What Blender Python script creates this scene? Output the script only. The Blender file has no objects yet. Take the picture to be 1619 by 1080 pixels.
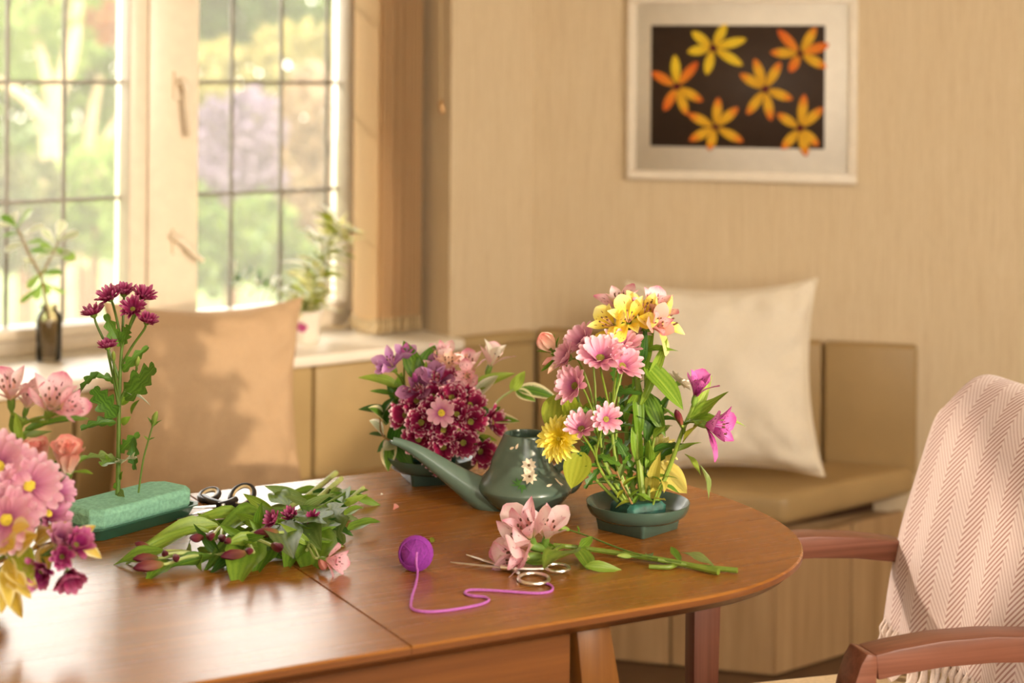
import bpy, bmesh, math, random
from mathutils import Vector, Matrix, noise
import numpy as np

random.seed(7)
V = Vector
C = bpy.context.scene.collection
sc = bpy.context.scene
PI = math.pi

# ------------------------------------------------------------------ camera, world, sun, exposure
F = 2770.0            # focal length in pixels of the 1619 px wide frame
HC = 1.47             # camera height
ROLL = 0.0079
cam_d = bpy.data.cameras.new('camera')
cam = bpy.data.objects.new('camera', cam_d)
C.objects.link(cam)
cam.location = (0, 0, HC)
cam.rotation_euler = (PI / 2, -ROLL, 0)
cam_d.sensor_fit = 'HORIZONTAL'
cam_d.sensor_width = 36
cam_d.lens = 36 * F / 1619
cam_d.shift_y = -(540 - 109) / 1619
cam_d.clip_start = 0.05
cam_d.clip_end = 300
cam_d.dof.use_dof = True
cam_d.dof.focus_distance = 2.68
cam_d.dof.aperture_fstop = 2.7
sc.camera = cam

world = bpy.data.worlds.new('world')
sc.world = world
world.use_nodes = True
nt = world.node_tree
nt.nodes.clear()
wo = nt.nodes.new('ShaderNodeOutputWorld')
bg = nt.nodes.new('ShaderNodeBackground')
tc = nt.nodes.new('ShaderNodeTexCoord')
sep = nt.nodes.new('ShaderNodeSeparateXYZ')
rp = nt.nodes.new('ShaderNodeValToRGB')
nt.links.new(tc.outputs['Generated'], sep.inputs[0])
nt.links.new(sep.outputs['Z'], rp.inputs[0])
rp.color_ramp.elements[0].position = 0.0
rp.color_ramp.elements[0].color = (1.0, 0.90, 0.74, 1)
rp.color_ramp.elements[1].position = 0.7
rp.color_ramp.elements[1].color = (0.86, 0.90, 0.92, 1)
nt.links.new(rp.outputs[0], bg.inputs[0])
bg.inputs[1].default_value = 8.5
nt.links.new(bg.outputs[0], wo.inputs[0])

SUN_DIR = V((-0.84, 0.546, 0.48)).normalized()     # towards the sun
sd = bpy.data.lights.new('sun', 'SUN')
sd.energy = 3.1
sd.color = (1.0, 0.84, 0.64)
sd.angle = math.radians(1.6)
sun = bpy.data.objects.new('sun', sd)
C.objects.link(sun)
sun.location = (-6, 9, 6)
sun.rotation_euler = SUN_DIR.to_track_quat('Z', 'Y').to_euler()

# unseen lights added at right: soft fill, spot for the cushion patch
def area(name, loc, to, size, watts, col):
    d = bpy.data.lights.new(name, 'AREA')
    d.shape = 'RECTANGLE'
    d.size, d.size_y = size
    d.energy = watts
    d.color = col
    o = bpy.data.objects.new(name, d)
    C.objects.link(o)
    o.location = loc
    o.rotation_euler = (V(to) - V(loc)).to_track_quat('-Z', 'Y').to_euler()
    return o
area('fill_light', (2.3, 0.8, 2.2), (0.2, 3.3, 0.7), (1.4, 1.0), 98, (1.0, 0.90, 0.77))
ld = bpy.data.lights.new('strobe_spot', 'SPOT')  # added spot, stands in for an unseen strobe
ld.energy = 600
ld.color = (1.0, 0.80, 0.58)
ld.spot_size = math.radians(15.5)
ld.spot_blend = 0.25
ld.shadow_soft_size = 0.03
lo = bpy.data.objects.new('strobe_spot', ld)
C.objects.link(lo)
lo.location = (2.4, 0.0, 1.5)
lo.rotation_euler = (V((-0.78, 4.2, 1.02)) - V(lo.location)).to_track_quat('-Z', 'Y').to_euler()

sc.view_settings.view_transform = 'Standard'
sc.view_settings.look = 'None'
sc.view_settings.gamma = 1
sc.view_settings.use_curve_mapping = False
sc.view_settings.exposure = 0.0
sc.cycles.use_denoising = True
sc.cycles.max_bounces = 10
sc.cycles.transparent_max_bounces = 24
sc.cycles.sample_clamp_indirect = 8
sc.cycles.caustics_reflective = False
sc.cycles.caustics_refractive = False

# ------------------------------------------------------------------ measuring helpers
def un(px, py):
    dx, dy = px - 809.5, py - 109
    return dx + dy * ROLL, dy - dx * ROLL
def at(px, py, Y):
    x, y = un(px, py)
    return V((x / F * Y, Y, HC - y / F * Y))
def on(px, py, z=0.75):
    x, y = un(px, py)
    return at(px, py, F * (HC - z) / y)
def on_plane(px, py, p0, n):
    x, y = un(px, py)
    r = V((x / F, 1, -y / F))
    t = (V(p0) - V((0, 0, HC))).dot(n) / r.dot(n)
    return V((0, 0, HC)) + r * t

def hexc(h):
    h = h.lstrip('#')
    r = [int(h[i:i + 2], 16) / 255 for i in (0, 2, 4)]
    return tuple((c / 12.92 if c <= 0.04045 else ((c + 0.055) / 1.055) ** 2.4) for c in r) + (1,)

# ------------------------------------------------------------------ materials
MATS = {}
def new_mat(name):
    m = bpy.data.materials.new(name)
    m.use_nodes = True
    n = m.node_tree
    b = n.nodes['Principled BSDF']
    MATS[name] = m
    return m, n, b
def N(n, t, **kw):
    x = n.nodes.new(t)
    for k, v in kw.items():
        setattr(x, k, v)
    return x
def ramp(n, fac, stops):
    r = N(n, 'ShaderNodeValToRGB')
    el = r.color_ramp.elements
    while len(el) < len(stops):
        el.new(0.5)
    for e, (p, c) in zip(el, stops):
        e.position = p
        e.color = hexc(c) if isinstance(c, str) else c
    n.links.new(fac, r.inputs[0])
    return r
def noise_fac(n, scale, mapping=(1, 1, 1), coord='Object', detail=4, rough=0.55):
    t = N(n, 'ShaderNodeTexCoord')
    mp = N(n, 'ShaderNodeMapping')
    mp.inputs['Scale'].default_value = mapping
    ns = N(n, 'ShaderNodeTexNoise')
    ns.inputs['Scale'].default_value = scale
    ns.inputs['Detail'].default_value = detail
    ns.inputs['Roughness'].default_value = rough
    n.links.new(t.outputs[coord], mp.inputs[0])
    n.links.new(mp.outputs[0], ns.inputs['Vector'])
    return ns
def bump(n, b, h, strength, dist=0.002):
    bp = N(n, 'ShaderNodeBump')
    bp.inputs['Strength'].default_value = strength
    bp.inputs['Distance'].default_value = dist
    n.links.new(h, bp.inputs['Height'])
    n.links.new(bp.outputs[0], b.inputs['Normal'])
def plain(name, col, rough=0.5, metal=0.0, var=0.06, scale=30, bumpk=0.0, mapping=(1, 1, 1), spec=0.5, coat=0.0):
    m, n, b = new_mat(name)
    c = hexc(col)
    ns = noise_fac(n, scale, mapping)
    lo = tuple(max(0, x * (1 - var * 2)) for x in c[:3]) + (1,)
    hi = tuple(min(1, x * (1 + var * 2)) for x in c[:3]) + (1,)
    r = ramp(n, ns.outputs[0], [(0.3, lo), (0.7, hi)])
    n.links.new(r.outputs[0], b.inputs['Base Color'])
    b.inputs['Roughness'].default_value = rough
    b.inputs['Metallic'].default_value = metal
    b.inputs['Specular IOR Level'].default_value = spec
    b.inputs['Coat Weight'].default_value = coat
    b.inputs['Coat Roughness'].default_value = 0.1
    if bumpk:
        bump(n, b, ns.outputs[0], bumpk)
    return m
def translucent_mix(m, n, b, colsock, fac):
    out = n.nodes['Material Output']
    tr = N(n, 'ShaderNodeBsdfTranslucent')
    n.links.new(colsock, tr.inputs[0])
    mx = N(n, 'ShaderNodeMixShader')
    mx.inputs[0].default_value = fac
    n.links.new(b.outputs[0], mx.inputs[1])
    n.links.new(tr.outputs[0], mx.inputs[2])
    n.links.new(mx.outputs[0], out.inputs[0])
def uvxy(n):
    t = N(n, 'ShaderNodeTexCoord')
    s = N(n, 'ShaderNodeSeparateXYZ')
    n.links.new(t.outputs['UV'], s.inputs[0])
    return t, s
def mth(n, op, a, b=None):
    x = N(n, 'ShaderNodeMath', operation=op)
    for i, v in enumerate((a, b)):
        if v is None:
            continue
        if isinstance(v, (int, float)):
            x.inputs[i].default_value = v
        else:
            n.links.new(v, x.inputs[i])
    return x.outputs[0]
def petal(name, stops, streak=None, trans=0.35, rough=0.55, few=0.60):
    """petal colour from base (0) to tip (1); faint length-wise veins; optional dark streaks towards the throat"""
    m, n, b = new_mat(name)
    t, s = uvxy(n)
    ns = N(n, 'ShaderNodeTexNoise')
    mp = N(n, 'ShaderNodeMapping')
    mp.inputs['Scale'].default_value = (14, 1.6, 1)
    n.links.new(t.outputs['UV'], mp.inputs[0])
    n.links.new(mp.outputs[0], ns.inputs['Vector'])
    ns.inputs['Scale'].default_value = 1.5
    oi = N(n, 'ShaderNodeObjectInfo')
    v = mth(n, 'ADD', s.outputs['Y'], mth(n, 'MULTIPLY', mth(n, 'SUBTRACT', oi.outputs['Random'], 0.5), 0.12))
    v = mth(n, 'ADD', v, mth(n, 'MULTIPLY', mth(n, 'SUBTRACT', ns.outputs[0], 0.5), 0.35))
    r = ramp(n, v, stops)
    col = r.outputs[0]
    if streak:
        n2 = N(n, 'ShaderNodeTexNoise')
        mp2 = N(n, 'ShaderNodeMapping')
        mp2.inputs['Scale'].default_value = (9, 3.0, 1)
        n.links.new(t.outputs['UV'], mp2.inputs[0])
        n.links.new(mp2.outputs[0], n2.inputs['Vector'])
        n2.inputs['Scale'].default_value = 1.6
        k = ramp(n, n2.outputs[0], [(few - 0.03, (0, 0, 0, 1)), (few + 0.02, (1, 1, 1, 1))])
        w = ramp(n, s.outputs['Y'], [(0.25, (0, 0, 0, 1)), (0.4, (1, 1, 1, 1)), (0.72, (1, 1, 1, 1)), (0.8, (0, 0, 0, 1))])
        f = mth(n, 'MULTIPLY', k.outputs[0], w.outputs[0])
        mx = N(n, 'ShaderNodeMixRGB')
        n.links.new(f, mx.inputs[0])
        n.links.new(col, mx.inputs[1])
        mx.inputs[2].default_value = hexc(streak)
        col = mx.outputs[0]
    n.links.new(col, b.inputs['Base Color'])
    b.inputs['Roughness'].default_value = rough
    b.inputs['Specular IOR Level'].default_value = 0.3
    translucent_mix(m, n, b, col, trans)
    return m
def leafm(name, dark, light, edge=None, trans=0.35, rough=0.4):
    m, n, b = new_mat(name)
    t, s = uvxy(n)
    a = mth(n, 'ABSOLUTE', mth(n, 'SUBTRACT', s.outputs['X'], 0.5))
    vein = N(n, 'ShaderNodeTexWave')
    mp = N(n, 'ShaderNodeMapping')
    mp.inputs['Scale'].default_value = (1, 1, 1)
    n.links.new(t.outputs['UV'], mp.inputs[0])
    n.links.new(mp.outputs[0], vein.inputs['Vector'])
    vein.bands_direction = 'X'
    vein.inputs['Scale'].default_value = 1.6
    vein.inputs['Distortion'].default_value = 1.0
    ns = noise_fac(n, 35)
    oi = N(n, 'ShaderNodeObjectInfo')
    f = mth(n, 'ADD', mth(n, 'MULTIPLY', ns.outputs[0], 0.5), mth(n, 'MULTIPLY', oi.outputs['Random'], 0.5))
    f = mth(n, 'ADD', f, mth(n, 'MULTIPLY', vein.outputs['Fac'], 0.22))
    r = ramp(n, f, [(0.25, dark), (0.95, light)])
    col = r.outputs[0]
    rib = ramp(n, a, [(0.02, (1, 1, 1, 1)), (0.06, (0, 0, 0, 1))])
    mx = N(n, 'ShaderNodeMixRGB')
    n.links.new(mth(n, 'MULTIPLY', rib.outputs[0], 0.45), mx.inputs[0])
    n.links.new(col, mx.inputs[1])
    mx.inputs[2].default_value = hexc(light)
    col = mx.outputs[0]
    if edge:
        n3 = noise_fac(n, 60)
        g = mth(n, 'ADD', a, mth(n, 'MULTIPLY', mth(n, 'SUBTRACT', n3.outputs[0], 0.5), 0.45))
        e = ramp(n, g, [(0.30, (0, 0, 0, 1)), (0.34, (1, 1, 1, 1))])
        m2 = N(n, 'ShaderNodeMixRGB')
        n.links.new(e.outputs[0], m2.inputs[0])
        n.links.new(col, m2.inputs[1])
        m2.inputs[2].default_value = hexc(edge)
        col = m2.outputs[0]
    n.links.new(col, b.inputs['Base Color'])
    b.inputs['Roughness'].default_value = rough
    bump(n, b, vein.outputs['Fac'], 0.25, 0.0008)
    translucent_mix(m, n, b, col, trans)
    return m
def wood(name, c1, c2, c3, rough=0.3, axis=0, spec=0.5, fine=1.0, coat=0.0):
    m, n, b = new_mat(name)
    mp = [38 * fine] * 3
    mp[axis] = 1.1
    ns = noise_fac(n, 1.6, mp, detail=6, rough=0.6)
    mp2 = [150 * fine] * 3
    mp2[axis] = 4
    n2 = noise_fac(n, 1.0, mp2, detail=3, rough=0.6)
    f = mth(n, 'ADD', mth(n, 'MULTIPLY', ns.outputs[0], 0.75), mth(n, 'MULTIPLY', n2.outputs[0], 0.25))
    r = ramp(n, f, [(0.32, c1), (0.5, c2), (0.66, c3)])
    n.links.new(r.outputs[0], b.inputs['Base Color'])
    rr = mth(n, 'ADD', rough - 0.05, mth(n, 'MULTIPLY', n2.outputs[0], 0.12))
    n.links.new(rr, b.inputs['Roughness'])
    b.inputs['Specular IOR Level'].default_value = spec
    b.inputs['Coat Weight'].default_value = coat
    b.inputs['Coat Roughness'].default_value = 0.12
    bump(n, b, n2.outputs[0], 0.05, 0.0005)
    return m

M = MATS
# wallpaper: fine vertical streaks on a warm beige ground
m, n, b = new_mat('wallpaper')
n1 = noise_fac(n, 1.0, (210, 210, 6), detail=5, rough=0.65)
n2 = noise_fac(n, 1.0, (420, 420, 34), detail=2)
f = mth(n, 'ADD', mth(n, 'MULTIPLY', n1.outputs[0], 0.7), mth(n, 'MULTIPLY', n2.outputs[0], 0.3))
r = ramp(n, f, [(0.3, '#cdb694'), (0.5, '#dac6a4'), (0.7, '#e2d0b2')])
n.links.new(r.outputs[0], b.inputs['Base Color'])
b.inputs['Roughness'].default_value = 0.8
b.inputs['Specular IOR Level'].default_value = 0.2
bump(n, b, f, 0.25, 0.001)
plain('white_paint', '#e9dcc8', 0.35, var=0.02)
plain('sill_paint_lit', '#f6eee0', 0.35, var=0.015)  # white paint brightened: sunlight on the sill put into its colour
plain('ceiling_paint', '#efe8da', 0.8, var=0.02)
plain('frame_white', '#efe4d2', 0.4, var=0.02)
plain('mat_board', '#faf3e6', 0.8, var=0.015)
plain('black_board', '#3a2a1f', 0.7, var=0.05)
plain('lead', '#8c8880', 0.45, 0.6)
plain('vinyl', '#a98d60', 0.42, var=0.03, scale=8, bumpk=0.04, spec=0.4)
plain('vinyl_light', '#b39a6c', 0.42, var=0.03, scale=8, bumpk=0.04, spec=0.4)
plain('cushion_tan', '#c2a482', 0.85, var=0.05, scale=420, bumpk=0.25, spec=0.2)
plain('cushion_cream', '#ece1cd', 0.85, var=0.05, scale=420, bumpk=0.25, spec=0.2)
plain('pot_green', '#3c5046', 0.26, var=0.04, spec=0.5)
plain('can_green', '#52655a', 0.27, var=0.03, spec=0.5, coat=0.12)
plain('can_inside', '#1d2b24', 0.5)
plain('print_white', '#efdfc4', 0.5, var=0.03)
plain('print_green', '#3d6a2c', 0.5)
plain('print_brown', '#6b4a22', 0.5)
plain('foam_dry', '#86ba9e', 0.95, var=0.09, scale=160, bumpk=0.6, spec=0.1)
plain('foam_wet', '#1c4a40', 0.6, var=0.35, scale=60, bumpk=0.9)
plain('tray_green', '#2f5a45', 0.4)
plain('stem_green', '#72882e', 0.45, var=0.12, scale=40)
plain('stem_dark', '#5f7c2d', 0.5, var=0.12, scale=40)
plain('stem_brown', '#8a6a3c', 0.6, var=0.1, scale=40)
plain('stem_pale', '#a9b86a', 0.45, var=0.1, scale=40)
plain('calyx', '#6f8f38', 0.5, var=0.12, scale=60)
plain('disc_yellow', '#b5a22e', 0.8, var=0.25, scale=700, bumpk=0.8)
plain('disc_green', '#857f2c', 0.8, var=0.25, scale=700, bumpk=0.8)
plain('disc_bright', '#e0c83c', 0.8, var=0.2, scale=700, bumpk=0.8)
plain('anther', '#6a4630', 0.7)
plain('steel', '#efeae2', 0.28, 1.0, var=0.03)
plain('black_plastic', '#1d1a1d', 0.3, var=0.05)
plain('cream_plastic', '#d9c193', 0.35, var=0.04)
plain('yarn_dark', '#8b2e96', 0.8, var=0.14, scale=300, bumpk=0.3)
plain('yarn', '#c06ac0', 0.75, var=0.1, scale=500, bumpk=0.4)
plain('brass', '#c8a070', 0.3, 0.6, var=0.04)
plain('seat_fabric', '#cdb28a', 0.8, var=0.05, scale=200, bumpk=0.2)
plain('throw_fringe', '#ecd9d0', 0.9, var=0.05, scale=300, bumpk=0.4)
plain('floor_dark', '#5f4630', 0.5, var=0.1, scale=6)
plain('cord', '#c7b087', 0.6)
plain('soil', '#97805f', 0.9, var=0.2, scale=200)
plain('porcelain', '#e6ddd0', 0.25, var=0.03)
plain('bark_cream', '#b79e7a', 0.9, var=0.15, scale=8, bumpk=0.5)
plain('bark_brown', '#77573e', 0.9, var=0.2, scale=8, bumpk=0.5)
plain('lawn', '#66743a', 0.95, var=0.15, scale=3)
plain('stone_pale', '#d8c1a0', 0.9, var=0.1, scale=3)
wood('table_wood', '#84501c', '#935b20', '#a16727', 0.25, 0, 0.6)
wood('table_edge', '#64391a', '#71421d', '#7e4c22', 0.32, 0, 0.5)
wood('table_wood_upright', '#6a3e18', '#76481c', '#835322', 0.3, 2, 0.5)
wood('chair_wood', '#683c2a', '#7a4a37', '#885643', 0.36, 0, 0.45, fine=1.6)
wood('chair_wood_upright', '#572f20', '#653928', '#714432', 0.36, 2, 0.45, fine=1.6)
wood('laminate', '#9a7a55', '#ab8a63', '#b89870', 0.5, 2, 0.3, fine=0.45)
for nm, a_, b_, e_ in (('leaf_mid', '#3f6b18', '#8bb03a', None), ('leaf_dark', '#234d18', '#54812c', None), ('leaf_bright', '#678f24', '#a3bc4a', None),
                       ('leaf_pale', '#6a8840', '#9cb068', None), ('leaf_yellow', '#cfc04a', '#eee27a', None), ('leaf_olive', '#7f8f22', '#a5ac3a', None),
                       ('leaf_varieg', '#33601f', '#7fae3a', '#eee6b8'), ('leaf_gold', '#cfae34', '#f2dc66', '#f5eaae'), ('leaf_mum', '#315c1c', '#6f9c35', None),
                       ('leaf_succulent', '#5f8f2a', '#a7c864', None), ('leaf_cream', '#aeb45a', '#e6e49c', '#f4f0cc'), ('leaf_white_lit', '#c9d4b6', '#f2f5e8', '#ffffff'), ('leaf_silver', '#a2ad86', '#dde2c4', '#f6f3e2')):  # white sprig leaves: sunlit gloss put into their pale colour too
    leafm(nm, a_, b_, e_, trans=0.5 if nm in ('leaf_silver', 'leaf_pale', 'leaf_yellow', 'leaf_cream', 'leaf_white_lit') else 0.35)
petal('pet_pink', [(0.0, '#b4568a'), (0.35, '#e09ab8'), (0.85, '#f0bccc'), (1.0, '#f6d8e0')])
petal('pet_pinkdeep', [(0.0, '#9e3a76'), (0.5, '#d282ac'), (1.0, '#ecbcd0')])
petal('pet_maroon', [(0.0, '#7c1540'), (0.66, '#ab2258'), (0.82, '#c04a78'), (0.92, '#f4d6da')], trans=0.3)
petal('pet_magenta', [(0.0, '#8c2060'), (0.6, '#c04088'), (1.0, '#e294bc')], trans=0.25)
petal('pet_wine', [(0.0, '#7a1745'), (0.6, '#a52a62'), (1.0, '#cf7aa0')], trans=0.25)
petal('pet_yellow', [(0.0, '#f0dc30'), (0.5, '#faea4a'), (1.0, '#fcf48c')], trans=0.5)
petal('pet_lemon', [(0.0, '#d9c84a'), (1.0, '#f6f0a8')])
petal('pet_white', [(0.0, '#e6dcc0'), (1.0, '#fbf6ea')])
petal('tep_yellow', [(0.0, '#dccf5c'), (0.35, '#f2d23a'), (0.7, '#f6e676'), (1.0, '#f0e8a0')], streak='#8c4a1c', few=0.66)
petal('tep_pink', [(0.0, '#e9d9a0'), (0.35, '#efb6c0'), (0.8, '#f5ccd4'), (1.0, '#d97a98')], streak='#8a2a48', few=0.64)
petal('tep_blush', [(0.0, '#f2dfae'), (0.35, '#f5cfd2'), (0.8, '#fae3e2'), (1.0, '#eeb6c4')], streak='#a0506a', few=0.69)
petal('tep_purple', [(0.0, '#7e2a3c'), (0.35, '#b94a9a'), (0.8, '#d878c2'), (1.0, '#c04a9c')], streak='#5c1240')
petal('tep_mauve', [(0.0, '#7a3a52'), (0.4, '#8a4674'), (1.0, '#b880a6')], streak='#5c1240')
petal('tep_lilac', [(0.0, '#a860a0'), (0.6, '#cf8ed0'), (1.0, '#e6b8e2')])
petal('tep_peach', [(0.0, '#f4dcb4'), (0.5, '#f7d2be'), (1.0, '#f2bba8')])
petal('tep_salmon', [(0.0, '#dc8a78'), (0.6, '#eca49a'), (1.0, '#f0b4a8')])
petal('pet_rose', [(0.0, '#f9e2ca'), (0.6, '#f9d2bf'), (0.88, '#f4b6a6'), (1.0, '#ea8f86')])
petal('bud_maroon', [(0.0, '#7f7a34'), (0.25, '#84503a'), (0.6, '#661e30'), (1.0, '#3c101c')], trans=0.05)
petal('bud_green', [(0.0, '#6f8f38'), (0.8, '#9cae52'), (1.0, '#c3b878')], trans=0.1)
petal('art_yellow', [(0.0, '#d8aa1a'), (0.6, '#e6c62a'), (1.0, '#e2bc20')], trans=0.0)
petal('art_gold', [(0.0, '#cf9a18'), (0.55, '#e0ac22'), (0.85, '#dd7f1c'), (1.0, '#d8651c')], trans=0.0)
petal('art_orange', [(0.0, '#d98a1c'), (0.5, '#e07a1c'), (1.0, '#d8601c')], trans=0.0)
plain('art_centre', '#5c1418', 0.8)
plain('art_centre_dark', '#6b3a16', 0.8)

# blind fabric, translucent
m, n, b = new_mat('blind_fabric')
ns = noise_fac(n, 1, (500, 500, 300))
r = ramp(n, ns.outputs[0], [(0.3, '#e8c996'), (0.7, '#f0d6ac')])
n.links.new(r.outputs[0], b.inputs['Base Color'])
b.inputs['Roughness'].default_value = 0.85
translucent_mix(m, n, b, r.outputs[0], 0.38)
# dusty window glass: clear, mirror-like at grazing angles, a veil of dust that catches the daylight
m, n, b = new_mat('window_glass')
out = n.nodes['Material Output']
tr = N(n, 'ShaderNodeBsdfTransparent')
gl = N(n, 'ShaderNodeBsdfGlossy')
gl.inputs['Roughness'].default_value = 0.02
tl = N(n, 'ShaderNodeBsdfTranslucent')
tl.inputs[0].default_value = (1.0, 0.95, 0.86, 1)
lw = N(n, 'ShaderNodeFresnel')
lw.inputs[0].default_value = 1.45
m1 = N(n, 'ShaderNodeMixShader')
m1.inputs[0].default_value = 0.055
m2 = N(n, 'ShaderNodeMixShader')
n.links.new(tr.outputs[0], m1.inputs[1]); n.links.new(tl.outputs[0], m1.inputs[2])
n.links.new(lw.outputs[0], m2.inputs[0]); n.links.new(m1.outputs[0], m2.inputs[1]); n.links.new(gl.outputs[0], m2.inputs[2])
n.links.new(m2.outputs[0], out.inputs[0])
# bottle glass
m, n, b = new_mat('bottle_glass')
out = n.nodes['Material Output']
tr = N(n, 'ShaderNodeBsdfTransparent'); tr.inputs[0].default_value = (0.90, 0.88, 0.80, 1)
gl = N(n, 'ShaderNodeBsdfGlossy'); gl.inputs['Roughness'].default_value = 0.03
fr = N(n, 'ShaderNodeFresnel'); fr.inputs[0].default_value = 1.5
mx = N(n, 'ShaderNodeMixShader')
n.links.new(fr.outputs[0], mx.inputs[0]); n.links.new(tr.outputs[0], mx.inputs[1]); n.links.new(gl.outputs[0], mx.inputs[2])
n.links.new(mx.outputs[0], out.inputs[0])
# herringbone weave of the throw (UV in metres)
m, n, b = new_mat('herringbone')
t, s = uvxy(n)
band = mth(n, 'PINGPONG', s.outputs['X'], 0.042)
st = mth(n, 'ADD', s.outputs['Y'], mth(n, 'MULTIPLY', band, 1.15))
saw = mth(n, 'PINGPONG', st, 0.0056)
fac = mth(n, 'MULTIPLY', saw, 1 / 0.0056)
side = mth(n, 'GREATER_THAN', mth(n, 'MODULO', mth(n, 'ADD', s.outputs['X'], 5.04), 0.084), 0.042)
amt = mth(n, 'ADD', 0.45, mth(n, 'MULTIPLY', side, 0.55))
lines = mth(n, 'MULTIPLY', mth(n, 'GREATER_THAN', fac, 0.55), amt)
ns = noise_fac(n, 260)
lines2 = mth(n, 'MULTIPLY', lines, mth(n, 'ADD', 0.45, mth(n, 'MULTIPLY', ns.outputs[0], 0.9)))
r = ramp(n, lines2, [(0.0, '#ead6d2'), (0.9, '#b58a82')])
n.links.new(r.outputs[0], b.inputs['Base Color'])
b.inputs['Roughness'].default_value = 0.9
b.inputs['Specular IOR Level'].default_value = 0.15
b.inputs['Sheen Weight'].default_value = 0.3
bump(n, b, mth(n, 'SUBTRACT', 1.0, lines), 0.5, 0.0015)
def foliage(name, a, c, trans=0.3):
    m, n, b = new_mat(name)
    g = N(n, 'ShaderNodeNewGeometry')
    r = ramp(n, g.outputs['Random Per Island'], [(0.0, a), (1.0, c)])
    n.links.new(r.outputs[0], b.inputs['Base Color'])
    b.inputs['Roughness'].default_value = 0.7
    b.inputs['Specular IOR Level'].default_value = 0.2
    translucent_mix(m, n, b, r.outputs[0], trans)
FK = 0.56
for nm, a_, c_ in (('fol_green', '#55752f', '#9aae4a'), ('fol_yellow', '#b9a84c', '#e0cf84'), ('fol_orange', '#c8683c', '#e8a468'), ('fol_purple', '#957a90', '#cdb4c4'),
                   ('fol_peach', '#c69c70', '#e6c49a'), ('fol_deep', '#3f5c2a', '#7b9148'), ('fol_lime', '#7fa03c', '#b8cc6c'), ('fol_dusk', '#5c6a44', '#93925c')):
    foliage(nm, tuple(x * FK for x in hexc(a_)[:3]) + (1,), tuple(x * FK for x in hexc(c_)[:3]) + (1,))

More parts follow.
